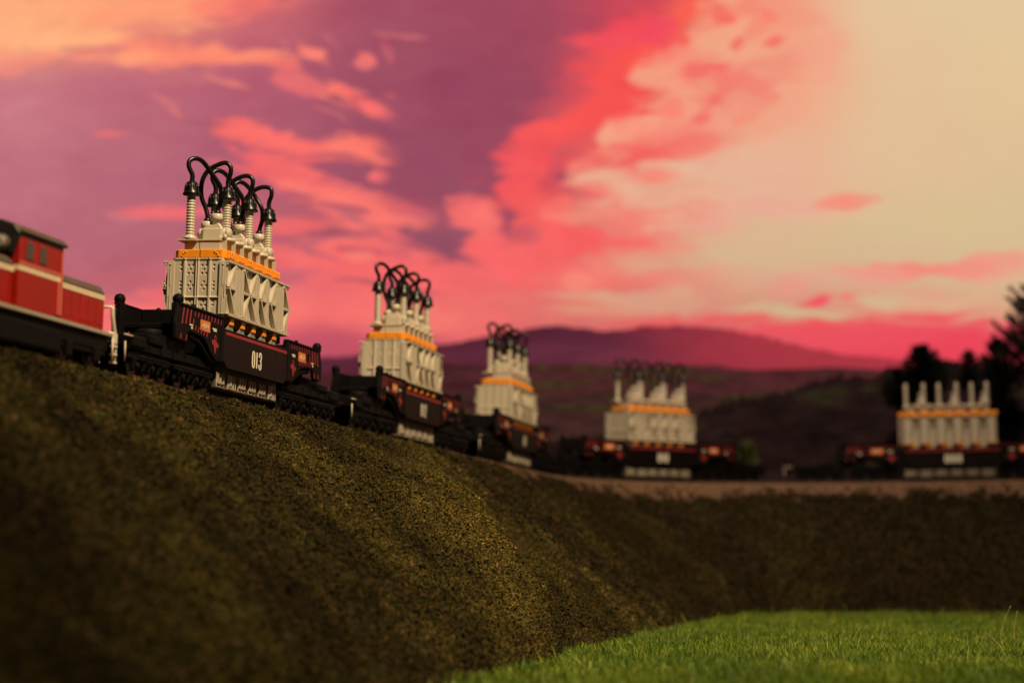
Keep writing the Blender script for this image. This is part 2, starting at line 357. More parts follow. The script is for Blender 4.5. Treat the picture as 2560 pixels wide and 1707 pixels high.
ORG, CORAL, PINK, RED, MAG, MAUVE, PURP, BEIGE, PEACH = (255,158,118), (252,122,108), (248,128,112), (246,82,80), (238,78,98), (184,100,116), (152,74,98), (226,194,152), (244,166,132)
SKY_BLOBS = [
 # top left orange bank
 (180, 30, 420, 95, -4, (255,166,122), 1.0), (60, 70, 230, 70, 0, (255,178,128), .9), (420, 15, 250, 55, -6, ORG, .9), (620, 20, 140, 45, 0, CORAL, .7),
 (40, 140, 130, 40, 0, (246,140,120), .6),
 # long streak
 (420, 135, 210, 40, 2, (255,140,112), 1.0), (600, 140, 170, 36, 8, (255,140,112), 1.0), (690, 165, 70, 22, 12, CORAL, .9), (330, 140, 90, 22, 0, ORG, .8),
 (785, 135, 60, 24, 40, (252,132,116), 1.0), (915, 142, 34, 22, 55, (246,118,112), .9), (980, 125, 45, 14, 50, (205,100,112), .6),
 (745, 210, 90, 26, 18, (238,112,112), .8), (860, 235, 60, 20, 30, CORAL, .9), (925, 255, 75, 22, 22, (250,112,108), 1.0), (985, 235, 22, 16, 30, (205,95,108), .5),
 (420, 195, 150, 22, 4, (205,118,124), .5), (280, 332, 50, 12, 4, (240,112,112), .8), (430, 520, 120, 18, 0, (242,108,112), .9), (320, 535, 80, 12, 0, (222,120,124), .5),
 # middle left streaks
 (640, 340, 150, 30, 16, (252,112,106), 1.0), (740, 370, 160, 36, 10, (252,112,106), .95), (880, 370, 110, 44, 8, CORAL, 1.0), (930, 395, 60, 20, 4, CORAL, .8),
 (700, 430, 130, 40, 24, (246,104,104), .9), (800, 480, 190, 52, 32, (246,108,106), .9), (950, 440, 40, 22, 8, (250,112,110), .9), (900, 520, 160, 52, 24, (250,118,110), .9),
 (960, 560, 150, 40, 12, (250,118,110), .9), (1010, 520, 60, 26, 20, (240,108,108), .7), (760, 570, 150, 34, 4, (244,108,106), .9), (720, 640, 150, 44, 6, (240,104,106), .8), (880, 620, 230, 50, 2, (248,116,110), .9),
 (960, 690, 260, 70, 4, (248,108,106), .8), (1040, 568, 45, 14, 0, (250,120,110), .7),
 (860, 585, 90, 20, 6, (150,78,96), .7), (800, 545, 100, 14, 6, (175,88,104), .5), (870, 400, 110, 10, 3, (165,80,100), .6), (830, 470, 60, 10, 8, (190,90,104), .5),
 (1100, 612, 120, 62, 8, (144,78,98), 1.0), (1010, 590, 90, 22, 8, (160,84,102), .8), (1258, 545, 40, 80, 12, (156,76,96), .95), (820, 592, 90, 18, 6, (150,78,98), .7), (640, 700, 40, 20, 0, (186,98,112), .6), (1220, 470, 40, 90, 14, (154,74,94), .8),
 (700, 690, 110, 26, -4, (190,98,112), .7), (620, 660, 60, 30, 0, (186,100,114), .7),
 (330, 800, 190, 75, 0, (246,118,114), .95), (420, 740, 90, 30, 0, (240,110,112), .8), (620, 780, 160, 50, 0, (248,118,112), .8),
 # dark purple column in the middle
 (1180, 300, 190, 260, 10, (150,72,94), .75), (1060, 420, 110, 150, 0, (152,76,98), .7), (1120, 470, 70, 70, 0, (150,78,98), .7), (1090, 610, 90, 50, 6, (148,80,100), .9), (1255, 560, 34, 60, 10, (160,78,98), .9),
 (1310, 80, 150, 110, 0, (160,72,92), .7), (1430, 60, 90, 60, 0, (168,72,92), .5),
 # tongue of cloud
 (1160, 545, 60, 60, 50, (250,112,108), .9), (1195, 580, 50, 70, 20, (252,118,110), .8), (1250, 640, 130, 50, 20, (250,104,102), .8),
 # great red bank sweeping up to the right
 (1330, 470, 90, 150, 28, (246,92,90), 1.0), (1300, 400, 70, 120, 20, (246,88,92), 1.0), (1370, 330, 130, 70, -28, (244,86,86), 1.0), (1480, 260, 170, 80, -30, (246,84,80), 1.0), (1560, 190, 150, 120, -30, (246,82,80), 1.0),
 (1640, 110, 130, 110, -40, (246,84,76), 1.0), (1720, 30, 120, 70, -40, (248,96,80), 1.0), (1540, 80, 130, 40, -8, (244,76,90), .95), (1470, 95, 110, 24, 0, (242,82,90), .8), (1660, 60, 60, 50, 0, (240,74,98), .7),
 (1350, 560, 120, 80, 20, (246,98,94), .9), (1450, 600, 220, 46, 8, (246,96,94), .95), (1600, 620, 150, 30, 8, (244,104,100), .8), (1320, 660, 140, 60, 0, (250,104,104), .8), (1480, 690, 180, 36, 4, (240,118,108), .7),
 (1365, 455, 40, 60, 10, (190,78,94), .6), (1390, 455, 26, 16, 0, (160,78,96), .8), (1385, 390, 24, 30, 0, (214,82,98), .5),
 # peach bank to its right
 (1700, 200, 170, 90, -25, (245,160,130), .9), (1840, 80, 110, 120, -60, (244,168,132), .9), (1560, 330, 110, 50, -20, (246,158,130), .9), (1505, 350, 40, 60, 0, (244,166,134), .8), (1660, 310, 200, 60, -14, (244,160,132), .7), (1880, 200, 130, 120, -30, (238,170,138), .7),
 (1860, 220, 80, 90, 10, (244,118,104), .8), (1900, 50, 40, 70, 10, (244,128,110), .6), (1960, 180, 90, 50, -20, (240,142,120), .7), (2060, 140, 70, 90, 0, (244,160,134), .6), (2000, 30, 90, 60, 0, (240,150,124), .5), (1790, 250, 60, 30, 0, (242,126,110), .6),
 (1700, 360, 140, 40, 6, (244,118,106), .7), (1580, 385, 80, 24, 10, (244,104,98), .8), (1520, 470, 100, 44, 0, (242,156,130), .8), (1570, 455, 50, 18, 8, (244,110,104), .7), (1480, 540, 120, 28, -6, (240,150,124), .6), (1440, 450, 50, 60, 0, (240,148,124), .6),
 (1700, 470, 260, 90, 0, (230,184,152), .7), (1900, 420, 260, 70, 0, (230,182,154), .6), (1960, 520, 190, 24, 4, (234,170,148), .8), (1760, 560, 150, 24, 6, (230,168,144), .6), (2150, 505, 75, 26, 4, (244,146,124), 1.0),
 (1480, 730, 140, 24, 2, (226,156,128), .7), (1700, 640, 200, 40, 0, (214,178,142), .6), (1620, 740, 170, 40, 0, (216,166,136), .6),
 # clear right side with horizon bars
 (2000, 600, 320, 70, 0, (212,186,142), .55), (2350, 560, 260, 80, 0, (214,190,144), .5),
 (2300, 672, 230, 20, -2, (242,140,122), 1.0), (2480, 660, 140, 34, -2, (240,150,132), .8), (2100, 690, 170, 22, -2, (234,158,138), .7), (1960, 715, 120, 24, 0, (232,150,130), .7),
 (2010, 746, 56, 15, -6, (240,88,100), 1.0), (2090, 742, 44, 10, -2, (242,112,112), .8), (1990, 775, 130, 20, 2, (206,186,142), .9), (1900, 755, 80, 14, 0, (210,180,140), .6), (2180, 748, 80, 22, 0, (210,186,144), .8), (2350, 735, 160, 18, 0, (222,176,140), .7),
 (2330, 774, 170, 12, 0, (240,92,98), .9), (2300, 795, 130, 10, 2, (236,150,128), .6), (2250, 830, 380, 52, 2, (236,80,94), .9), (2400, 870, 280, 60, 0, (234,70,88), .9), (2020, 810, 240, 20, -2, (236,84,92), .8),
 (1700, 800, 260, 18, -3, (228,92,94), .9), (1560, 800, 40, 14, 0, (232,96,94), .8), (1650, 780, 60, 14, 0, (234,100,96), .7), (1830, 785, 110, 18, 0, (236,96,98), .8), (1500, 770, 160, 22, 0, (222,148,120), .7),
 (1150, 790, 170, 50, 2, (240,110,106), .7), (1000, 800, 160, 40, 0, (246,122,112), .8),
]
_r = random.Random(4)
for _ in range(34):                                   # thin streaks of the left bank
    t = _r.random(); px = 470 + 560 * t + _r.uniform(-90, 90); py = 330 + 330 * t + _r.uniform(-90, 110)
    c = _r.choice([(252,116,108), (250,124,112), (246,106,106), (172,88,106), (186,96,110), (160,82,102)])
    SKY_BLOBS.append((px, py, _r.uniform(30, 95), _r.uniform(5, 12), _r.uniform(0, 26), c, _r.uniform(.5, .9)))
for _ in range(14):                                   # wisps high on the left
    c = _r.choice([(250,134,116), (214,112,118), (226,120,120)])
    SKY_BLOBS.append((_r.uniform(200, 1000), _r.uniform(60, 300), _r.uniform(25, 70), _r.uniform(4, 9), _r.uniform(5, 40), c, _r.uniform(.3, .65)))
for _ in range(30):                                   # mottled billows of the red and peach bank
    t = _r.random(); px = 1280 + 560 * t + _r.uniform(-60, 160); py = 560 - 520 * t + _r.uniform(-60, 150)
    c = _r.choice([(246,92,90), (244,106,98), (248,140,120), (242,158,130), (240,84,92), (250,122,108)])
    SKY_BLOBS.append((px, py, _r.uniform(22, 70), _r.uniform(12, 34), _r.uniform(-50, 10), c, _r.uniform(.35, .7)))
sky = MB()
nu = 24
for i in range(nu + 1):
    x = -75 + 150 * i / nu; sky.v += [(x, YB, -2), (x, YB, 70)]
for i in range(nu): sky.f.append((2 * i, 2 * i + 2, 2 * i + 3, 2 * i + 1)); sky.mi.append(0); sky.sm.append(False)
tag(sky.build("sky", sky_material()), kind='structure')

# ------------------------------------------------------------------ ground, hills, countryside
M_GROUND = mat("dark_soil", (0.030, 0.028, 0.012), 0.95, 0.1, 0.4, 1.2, 0.3, 12)
tag(MB().add([(-80, -12, -2.2), (80, -12, -2.2), (80, YB - .2, -2.2), (-80, YB - .2, -2.2)], [(0, 1, 2, 3)]).build("ground", M_GROUND), kind='structure')

def patch_mat(name, stops, scale, stretch, detail=5, scale2=0.6):
    m = bpy.data.materials.new(name); m.use_nodes = True; nt = m.node_tree; b = nt.nodes["Principled BSDF"]
    b.inputs["Roughness"].default_value = 0.95; b.inputs["Specular IOR Level"].default_value = 0.05
    tc = nt.nodes.new("ShaderNodeTexCoord"); mp = nt.nodes.new("ShaderNodeMapping"); mp.inputs["Scale"].default_value = stretch
    nt.links.new(tc.outputs["Object"], mp.inputs[0])
    n = nt.nodes.new("ShaderNodeTexNoise"); n.inputs["Scale"].default_value = scale; n.inputs["Detail"].default_value = detail; n.inputs["Roughness"].default_value = scale2
    nt.links.new(mp.outputs[0], n.inputs["Vector"])
    r = nt.nodes.new("ShaderNodeValToRGB")
    while len(r.color_ramp.elements) < len(stops): r.color_ramp.elements.new(0.5)
    for i, (p, c) in enumerate(stops): r.color_ramp.elements[i].position = p
    for i, (p, c) in enumerate(stops): r.color_ramp.elements[i].color = tuple(c) + (1,)
    nt.links.new(n.outputs["Fac"], r.inputs[0]); nt.links.new(r.outputs[0], b.inputs["Base Color"])
    return m

def interp(pts, x): return np.interp(x, [p[0] for p in pts], [p[1] for p in pts])

def relief(name, crest, D_top, D_foot, foot_z, m, amp=0.25, sc=0.35, nx=260, nd=40, back=6.0, px0=-500, px1=3100, seed=1, fine=0.0):
    """a hill whose skyline follows crest [(pixel x, pixel y)], sloping forward to D_foot and down behind"""
    px = np.linspace(px0, px1, nx); py = interp(crest, px)
    top = np.array([at_depth(a, b, D_top) for a, b in zip(px, py)])
    t = np.concatenate([-np.linspace(1, 0, 8)[:-1], np.linspace(0, 1, nd)])
    X = np.repeat(top[:, 0][:, None], len(t), 1); Z = np.zeros_like(X); Y = np.zeros_like(X)
    for j, v in enumerate(t):
        if v < 0: Y[:, j] = D_top - v * back; Z[:, j] = top[:, 1] * (1 - v * v) + foot_z * v * v
        else:
            Y[:, j] = D_top + (D_foot - D_top) * v; k = 0.5 + 0.5 * math.cos(PI * v); k = 0.65 * k + 0.35 * (1 - v)
            Z[:, j] = foot_z + (top[:, 1] - foot_z) * k
    V = np.stack([X, Y, Z], -1).reshape(-1, 3)
    w = np.repeat(((np.abs(t) > 1e-6) * 0.7 + 0.3)[None], nx, 0).ravel()
    V[:, 2] += w * (noise(V, sc, seed) * amp + noise(V, sc * 2.7, seed + 1) * amp * .5) + fine * np.abs(noise(V, 2.2, seed + 2)) + fine * .6 * noise(V, 5.0, seed + 3)
    return tag(np_mesh(name, V, grid_faces(nx, len(t))[:, ::-1], m, smooth=True), kind='structure')

M_HILL = patch_mat("far_mauve_hills", [(0.3, (0.14, 0.032, 0.086)), (0.5, (0.17, 0.041, 0.105)), (0.62, (0.23, 0.060, 0.135)), (0.75, (0.165, 0.040, 0.10))], 0.22, (0.5, 1, 1.6))
def haze_flank(m, x0, x1, col):
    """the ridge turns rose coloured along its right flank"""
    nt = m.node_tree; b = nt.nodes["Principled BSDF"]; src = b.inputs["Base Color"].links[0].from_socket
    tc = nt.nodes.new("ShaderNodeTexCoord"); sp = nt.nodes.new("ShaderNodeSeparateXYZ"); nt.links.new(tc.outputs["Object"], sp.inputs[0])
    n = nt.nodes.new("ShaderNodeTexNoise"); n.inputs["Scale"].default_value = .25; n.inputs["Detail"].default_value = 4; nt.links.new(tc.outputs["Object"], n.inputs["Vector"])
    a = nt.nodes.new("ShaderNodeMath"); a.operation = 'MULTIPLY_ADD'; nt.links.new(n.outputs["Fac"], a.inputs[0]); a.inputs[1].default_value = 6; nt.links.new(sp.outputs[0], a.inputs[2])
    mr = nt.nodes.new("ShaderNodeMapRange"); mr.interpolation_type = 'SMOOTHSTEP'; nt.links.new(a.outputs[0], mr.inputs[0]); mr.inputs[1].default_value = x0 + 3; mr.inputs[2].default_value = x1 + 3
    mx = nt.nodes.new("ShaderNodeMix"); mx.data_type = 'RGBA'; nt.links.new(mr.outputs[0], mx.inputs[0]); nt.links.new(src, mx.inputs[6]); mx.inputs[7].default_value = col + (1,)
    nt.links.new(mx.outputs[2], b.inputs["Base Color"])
haze_flank(M_HILL, 3.0, 16.0, (0.66, 0.080, 0.155))  # red haze put into the hill colour
M_FIELD = patch_mat("mauve_countryside", [(0.30, (0.040, 0.015, 0.022)), (0.42, (0.085, 0.027, 0.042)), (0.50, (0.135, 0.042, 0.060)), (0.56, (0.06, 0.022, 0.030)), (0.62, (0.095, 0.085, 0.034)), (0.67, (0.05, 0.024, 0.026)), (0.76, (0.24, 0.09, 0.10))], 0.75, (0.3, 0.6, 2.2))
M_LOWLAND = patch_mat("dark_hedged_fields", [(0.30, (0.020, 0.012, 0.013)), (0.44, (0.050, 0.024, 0.028)), (0.52, (0.085, 0.040, 0.044)), (0.57, (0.03, 0.018, 0.016)), (0.64, (0.085, 0.085, 0.028)), (0.69, (0.03, 0.022, 0.016)), (0.78, (0.20, 0.08, 0.085))], 0.8, (0.3, 0.6, 2.0))
M_WOOD = patch_mat("dark_wooded_hillside", [(0.3, (0.008, 0.006, 0.006)), (0.48, (0.020, 0.011, 0.012)), (0.57, (0.03, 0.015, 0.018)), (0.64, (0.030, 0.038, 0.014)), (0.78, (0.07, 0.035, 0.04))], 0.7, (0.6, 0.8, 1.7))
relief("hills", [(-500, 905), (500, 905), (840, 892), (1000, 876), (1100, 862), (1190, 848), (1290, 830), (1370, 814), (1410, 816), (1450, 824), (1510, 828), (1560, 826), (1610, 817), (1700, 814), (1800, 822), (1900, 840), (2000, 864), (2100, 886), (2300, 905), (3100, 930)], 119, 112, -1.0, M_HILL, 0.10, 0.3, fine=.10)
relief("fields", [(-500, 1015), (700, 1010), (950, 1000), (1100, 984), (1250, 1000), (1400, 992), (1550, 975), (1750, 985), (1950, 990), (2300, 1010), (3100, 1010)], 108, 97, -2.1, M_LOWLAND, 0.30, 0.35, seed=15, fine=.12)
relief("countryside", [(-500, 935), (900, 930), (1200, 915), (1450, 905), (1700, 915), (1900, 922), (2060, 915), (2300, 930), (3100, 935)], 113, 104, -1.0, M_FIELD, 0.35, 0.3, seed=5)
relief("hillside", [(-500, 1180), (1100, 1160), (1300, 1120), (1500, 1090), (1700, 1055), (1830, 1008), (1960, 985), (2080, 958), (2180, 946), (2240, 936), (2300, 915), (2420, 912), (2480, 918), (2600, 915), (3100, 905)], 105, 97, -2.1, M_WOOD, 0.25, 0.5, seed=9, fine=0.35, nx=700, nd=60)

# ------------------------------------------------------------------ embankment
CREST_O, BASE_O = 1.2, 6.75
ZCREST = ZRAIL - 0.36
def bank_z(o):
    t = (o - CREST_O) / (BASE_O - CREST_O)
    return ZCREST * (1 - t) + 0.10 * np.sin(PI * np.clip(t, 0, 1)) 
def ridge(s, o):
    """bulges that run down the bank where its sections meet"""
    r = np.zeros_like(s)
    for s_top, slope, amp, wl, wr in ((8.4, -2.15, 0.62, 5.0, 0.7), (34.2, -0.6, 0.65, 4.0, 1.0), (-8.6, -1.6, 0.14, 3.0, .5), (46.0, -0.2, 0.25, 3.0, 2.0), (21.5, -1.3, 0.16, 3.5, 1.2)):
        d = s - (s_top + slope * (o - 1.5)); w = np.where(d < 0, wl, wr)
        r += amp * np.exp(-(d / w) ** 2) * np.clip((o - 1.5) / 2.2, 0, 1) ** .8 * np.clip((7.0 - o) / 1.0, 0, 1)
        r -= 0.25 * amp * np.exp(-((d - 2.2 * wr) / (1.2 * wr)) ** 2) * np.clip((o - 1.5) / 2.2, 0, 1) * np.clip((7.0 - o) / 1.0, 0, 1)
    return r
def bank_points(s, o, extra=0.0):
    P = off(s, o, bank_z(o)); x, y, a = track(s)
    nrm = np.stack([np.cos(a) * .65, -np.sin(a) * .65, 0 * a + .76], -1)
    Q = P.copy()
    d = ridge(s, o)
    d = d + 0.10 * noise(Q, 0.8, 3) + 0.07 * noise(Q, 2.1, 4) + 0.055 * noise(Q, 5.0, 5) + 0.035 * noise(Q, 11.0, 6)
    for hs, ho, r, dep in ((-7.05, 1.9, .20, .60), (-5.9, 2.45, .24, .50), (-6.3, 2.25, .16, .3), (-3.6, 6.1, .26, .6), (-2.8, 5.8, .18, .35), (6.0, 2.9, .16, .3), (2.6, 4.1, .18, .35), (4.4, 3.5, .13, .3), (-9.5, 4.4, .2, .35), (0.5, 4.9, .15, .3)):
        d = d - dep * np.exp(-(((s - hs) / (r * 1.6)) ** 2 + ((o - ho) / r) ** 2))
    edge = np.clip((o - 0.95) / 0.35, 0, 1)
    k = np.clip((s - 8) / 22, 0, 1); k = k * k * (3 - 2 * k)
    P[..., 2] -= 0.13 * k * np.exp(-((o - 1.15) / 0.9) ** 2) * np.where(o < 1.15, 1, 1)
    return P + nrm * (d * edge + extra)[..., None], nrm
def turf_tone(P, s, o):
    """random scatter plus painted light: bright ridges, dark lees and ends (brown to olive)"""
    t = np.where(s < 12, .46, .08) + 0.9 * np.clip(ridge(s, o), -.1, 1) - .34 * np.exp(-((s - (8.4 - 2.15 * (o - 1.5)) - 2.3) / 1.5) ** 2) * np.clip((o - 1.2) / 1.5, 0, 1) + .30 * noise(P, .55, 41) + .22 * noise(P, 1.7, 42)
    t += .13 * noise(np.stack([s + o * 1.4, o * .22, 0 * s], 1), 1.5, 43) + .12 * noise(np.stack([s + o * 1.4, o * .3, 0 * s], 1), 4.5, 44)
    t -= .11 * np.clip((-2 - s) / 7, 0, 1) + .25 * np.clip((s - 18) / 10, 0, 1)  # left end and far curve darkened in colour, standing in for lamp falloff
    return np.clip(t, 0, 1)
def set_tone(o, t):
    a = o.data.attributes.new("tone", 'FLOAT', 'POINT'); a.data.foreach_set("value", np.asarray(t, np.float32))

def moss_mat(name, island=False):
    m = bpy.data.materials.new(name); m.use_nodes = True; nt = m.node_tree; b = nt.nodes["Principled BSDF"]; N = nt.nodes; L = nt.links
    b.inputs["Roughness"].default_value = 0.9; b.inputs["Specular IOR Level"].default_value = 0.12
    tc = N.new("ShaderNodeTexCoord")
    def nz(s, d): 
        n = N.new("ShaderNodeTexNoise"); n.inputs["Scale"].default_value = s; n.inputs["Detail"].default_value = d; L.new(tc.outputs["Object"], n.inputs["Vector"]); return n.outputs["Fac"]
    def ramp(src, st):
        r = N.new("ShaderNodeValToRGB")
        while len(r.color_ramp.elements) < len(st): r.color_ramp.elements.new(.5)
        for i, (p, c) in enumerate(st): r.color_ramp.elements[i].position = p
        for i, (p, c) in enumerate(st): r.color_ramp.elements[i].color = tuple(c) + (1,)
        L.new(src, r.inputs[0]); return r.outputs[0]
    def mixc(f, a, c, mode='MIX'):
        n = N.new("ShaderNodeMix"); n.data_type = 'RGBA'; n.blend_type = mode
        if isinstance(f, float): n.inputs[0].default_value = f
        else: L.new(f, n.inputs[0])
        L.new(a, n.inputs[6]); L.new(c, n.inputs[7]); return n.outputs[2]
    st = [(0.22, (0.018, 0.024, 0.010)), (0.42, (0.052, 0.050, 0.014)), (0.55, (0.085, 0.070, 0.016)), (0.68, (0.075, 0.048, 0.016)), (0.80, (0.13, 0.105, 0.022)), (0.95, (0.17, 0.10, 0.05))]
    if island:
        g = N.new("ShaderNodeNewGeometry"); src = g.outputs["Random Per Island"]
        st = [(0.0, (0.022, 0.032, 0.012)), (0.25, (0.055, 0.055, 0.014)), (0.5, (0.095, 0.080, 0.017)), (0.75, (0.085, 0.050, 0.017)), (0.9, (0.15, 0.120, 0.024)), (0.985, (0.16, 0.09, 0.045)), (1.0, (0.30, 0.2, 0.14))]
    else: src = nz(9.0, 6)
    c = ramp(src, st)
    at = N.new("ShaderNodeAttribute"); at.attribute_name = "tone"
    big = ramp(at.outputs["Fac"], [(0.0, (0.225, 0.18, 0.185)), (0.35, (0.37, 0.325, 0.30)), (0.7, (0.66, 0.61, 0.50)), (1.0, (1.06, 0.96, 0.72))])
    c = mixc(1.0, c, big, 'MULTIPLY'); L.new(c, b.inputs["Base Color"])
    if not island:
        bp = N.new("ShaderNodeBump"); bp.inputs["Strength"].default_value = 0.9; bp.inputs["Distance"].default_value = 0.05
        L.new(nz(22.0, 4), bp.inputs["Height"]); L.new(bp.outputs[0], b.inputs["Normal"])
    return m
M_MOSS, M_CRUMB = moss_mat("moss_turf"), moss_mat("moss_crumbs", True)

S0, S1 = -36.0, 84.0
ns, no = 1700, 120
oo = np.concatenate([np.linspace(0.95, 1.5, 10)[:-1], np.linspace(1.5, 8.6, no - 9)])
sg, og = np.meshgrid(np.linspace(S0, S1, ns), oo, indexing='ij')
P, _ = bank_points(sg.ravel(), og.ravel())
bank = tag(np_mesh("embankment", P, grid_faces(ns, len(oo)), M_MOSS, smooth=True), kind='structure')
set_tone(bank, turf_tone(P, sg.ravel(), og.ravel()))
# far side of the bank (falls away behind the track)
oo2 = np.array([-7.0, -5.2, -3.4, -1.8, -1.2, -0.95]); zz2 = np.array([-2.3, 1.0, 2.9, 4.1, ZCREST, ZCREST + .06])
sg2, og2 = np.meshgrid(np.linspace(S0, S1, 500), oo2, indexing='ij')
P2 = off(sg2.ravel(), og2.ravel(), np.tile(zz2, 500)); P2[:, 2] += 0.05 * noise(P2, 2.0, 8)
tag(np_mesh("embankment", P2, grid_faces(500, 6), M_MOSS, smooth=True), kind='structure')

# loose turf crumbs glued over the slope
def crumbs(n, s_lo, s_hi, size, seed):
    r = np.random.default_rng(seed)
    s = r.uniform(s_lo, s_hi, n); o = 1.02 + (r.random(n)) * 5.9
    C, nrm = bank_points(s, o); C = C + nrm * (r.uniform(-.01, .05, n))[:, None]
    a = r.normal(size=(n, 3)); a /= np.linalg.norm(a, axis=1)[:, None]
    b = np.cross(a, r.normal(size=(n, 3))); b /= np.linalg.norm(b, axis=1)[:, None]
    sz = size * r.uniform(.5, 1.5, n)[:, None]
    up = nrm * .35
    a = a + up; V = np.stack([C - b * sz * .5, C + b * sz * .5, C + a * sz * 1.1 + b * sz * .3 * r.uniform(-1, 1, n)[:, None], C + np.cross(a, b) * sz * .8 + nrm * sz * .4], 1).reshape(-1, 3)
    k = np.arange(n)[:, None] * 4
    F = np.concatenate([k + np.array([0, 1, 2]), k + np.array([0, 3, 1]), k + np.array([0, 2, 3]), k + np.array([1, 3, 2])], 0)
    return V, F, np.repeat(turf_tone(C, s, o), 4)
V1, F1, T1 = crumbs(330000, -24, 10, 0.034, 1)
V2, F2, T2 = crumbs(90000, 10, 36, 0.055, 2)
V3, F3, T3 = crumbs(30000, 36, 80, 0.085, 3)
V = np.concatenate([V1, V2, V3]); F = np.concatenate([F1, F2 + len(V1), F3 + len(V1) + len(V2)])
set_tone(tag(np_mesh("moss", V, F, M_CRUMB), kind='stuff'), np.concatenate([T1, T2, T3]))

# ------------------------------------------------------------------ trackbed and track
M_BALLAST = patch_mat("brown_ballast", [(0.3, (0.055, 0.030, 0.018)), (0.5, (0.10, 0.056, 0.034)), (0.65, (0.14, 0.082, 0.05)), (0.8, (0.08, 0.042, 0.027))], 7.0, (1, 1, 1))
oo3 = np.array([-1.0, -.8, -.6, -.3, 0, .3, .6, .75, .9, 1.05, 1.2, 1.35, 1.5, 1.65]); zz3 = ZRAIL + np.array([-.40, -.2, -.1, -.1, -.1, -.1, -.1, -.12, -.18, -.28, -.40, -.54, -.70, -.88])
sg3, og3 = np.meshgrid(np.linspace(S0, S1, 2400), oo3, indexing='ij')
P3 = off(sg3.ravel(), og3.ravel(), np.tile(zz3, 2400)); P3[:, 2] += 0.018 * noise(P3, 9.0, 21) + 0.012 * noise(P3, 20.0, 22)
tag(np_mesh("trackbed", P3, grid_faces(2400, len(oo3)), M_BALLAST), kind='structure')
tr = empty("railway_track", "single railway track curving along the top of the mossy embankment", "railway track")
ss = np.linspace(S0, S1, 700)
for sd in (-.27, .27):
    prof = [(-.035, -.10), (-.035, -.085), (-.012, -.07), (-.02, -.03), (-.02, 0), (.02, 0), (.02, -.03), (.012, -.07), (.035, -.085), (.035, -.10)]
    Vr = np.concatenate([off(ss, sd + a, ZRAIL + z - math.tan(CANT) * (sd + a) * 0 - 0.005)[:, None, :] for a, z in prof], 1).reshape(-1, 3)
    np_mesh("rail", Vr, grid_faces(len(ss), len(prof)), M_RAIL, tr)
sl = MB()
for s in np.arange(S0 + .1, S1, .42):
    x, y, a = track(s); c, d = math.cos(a), math.sin(a)
    vs = []
    for zz in (-.12, -.082):
        for (l, t) in ((-.09, -.46), (.09, -.46), (.09, .46), (-.09, .46)):
            vs.append((x + l * d + t * c, y + l * c - t * d, ZRAIL + zz))
    sl.add(vs, [(3, 2, 1, 0), (4, 5, 6, 7), (0, 1, 5, 4), (1, 2, 6, 5), (2, 3, 7, 6), (3, 0, 4, 7)])
tag(sl.build("sleepers", M_SLEEPER, tr), kind='stuff')

# ------------------------------------------------------------------ grass
def grass_mat():
    m = bpy.data.materials.new("static_grass"); m.use_nodes = True; nt = m.node_tree; b = nt.nodes["Principled BSDF"]; N = nt.nodes; L = nt.links
    b.inputs["Roughness"].default_value = 0.55; b.inputs["Specular IOR Level"].default_value = 0.3
    g = N.new("ShaderNodeNewGeometry"); r = N.new("ShaderNodeValToRGB")
    st = [(0.0, (0.055, 0.110, 0.008)), (0.35, (0.10, 0.185, 0.012)), (0.7, (0.15, 0.25, 0.016)), (0.92, (0.30, 0.36, 0.045)), (1.0, (0.40, 0.38, 0.12))]
    while len(r.color_ramp.elements) < len(st): r.color_ramp.elements.new(.5)
    for i, (p, c) in enumerate(st): r.color_ramp.elements[i].position = p
    for i, (p, c) in enumerate(st): r.color_ramp.elements[i].color = c + (1,)
    L.new(g.outputs["Random Per Island"], r.inputs[0])
    tc = N.new("ShaderNodeTexCoord"); n = N.new("ShaderNodeTexNoise"); n.inputs["Scale"].default_value = .5; n.inputs["Detail"].default_value = 3; L.new(tc.outputs["Object"], n.inputs["Vector"])
    r2 = N.new("ShaderNodeValToRGB"); r2.color_ramp.elements[0].position = .35; r2.color_ramp.elements[1].position = .65
    r2.color_ramp.elements[0].color = (0.60, .70, .68, 1); r2.color_ramp.elements[1].color = (1.32, 1.16, 1.0, 1); L.new(n.outputs["Fac"], r2.inputs[0])
    mx = N.new("ShaderNodeMix"); mx.data_type = 'RGBA'; mx.blend_type = 'MULTIPLY'; mx.inputs[0].default_value = 1.0
    L.new(r.outputs[0], mx.inputs[6]); L.new(r2.outputs[0], mx.inputs[7]); L.new(mx.outputs[2], b.inputs["Base Color"])
    tr_ = N.new("ShaderNodeBsdfTranslucent"); L.new(mx.outputs[2], tr_.inputs[0])
    ms = N.new("ShaderNodeMixShader"); ms.inputs[0].default_value = .3; L.new(b.outputs[0], ms.inputs[1]); L.new(tr_.outputs[0], ms.inputs[2])
    L.new(ms.outputs[0], N["Material Output"].inputs[0])
    return m
M_GRASS = grass_mat()
def lawn_z(x): return -0.030 * np.clip(np.asarray(x, float) - 3.0, 0, 30)
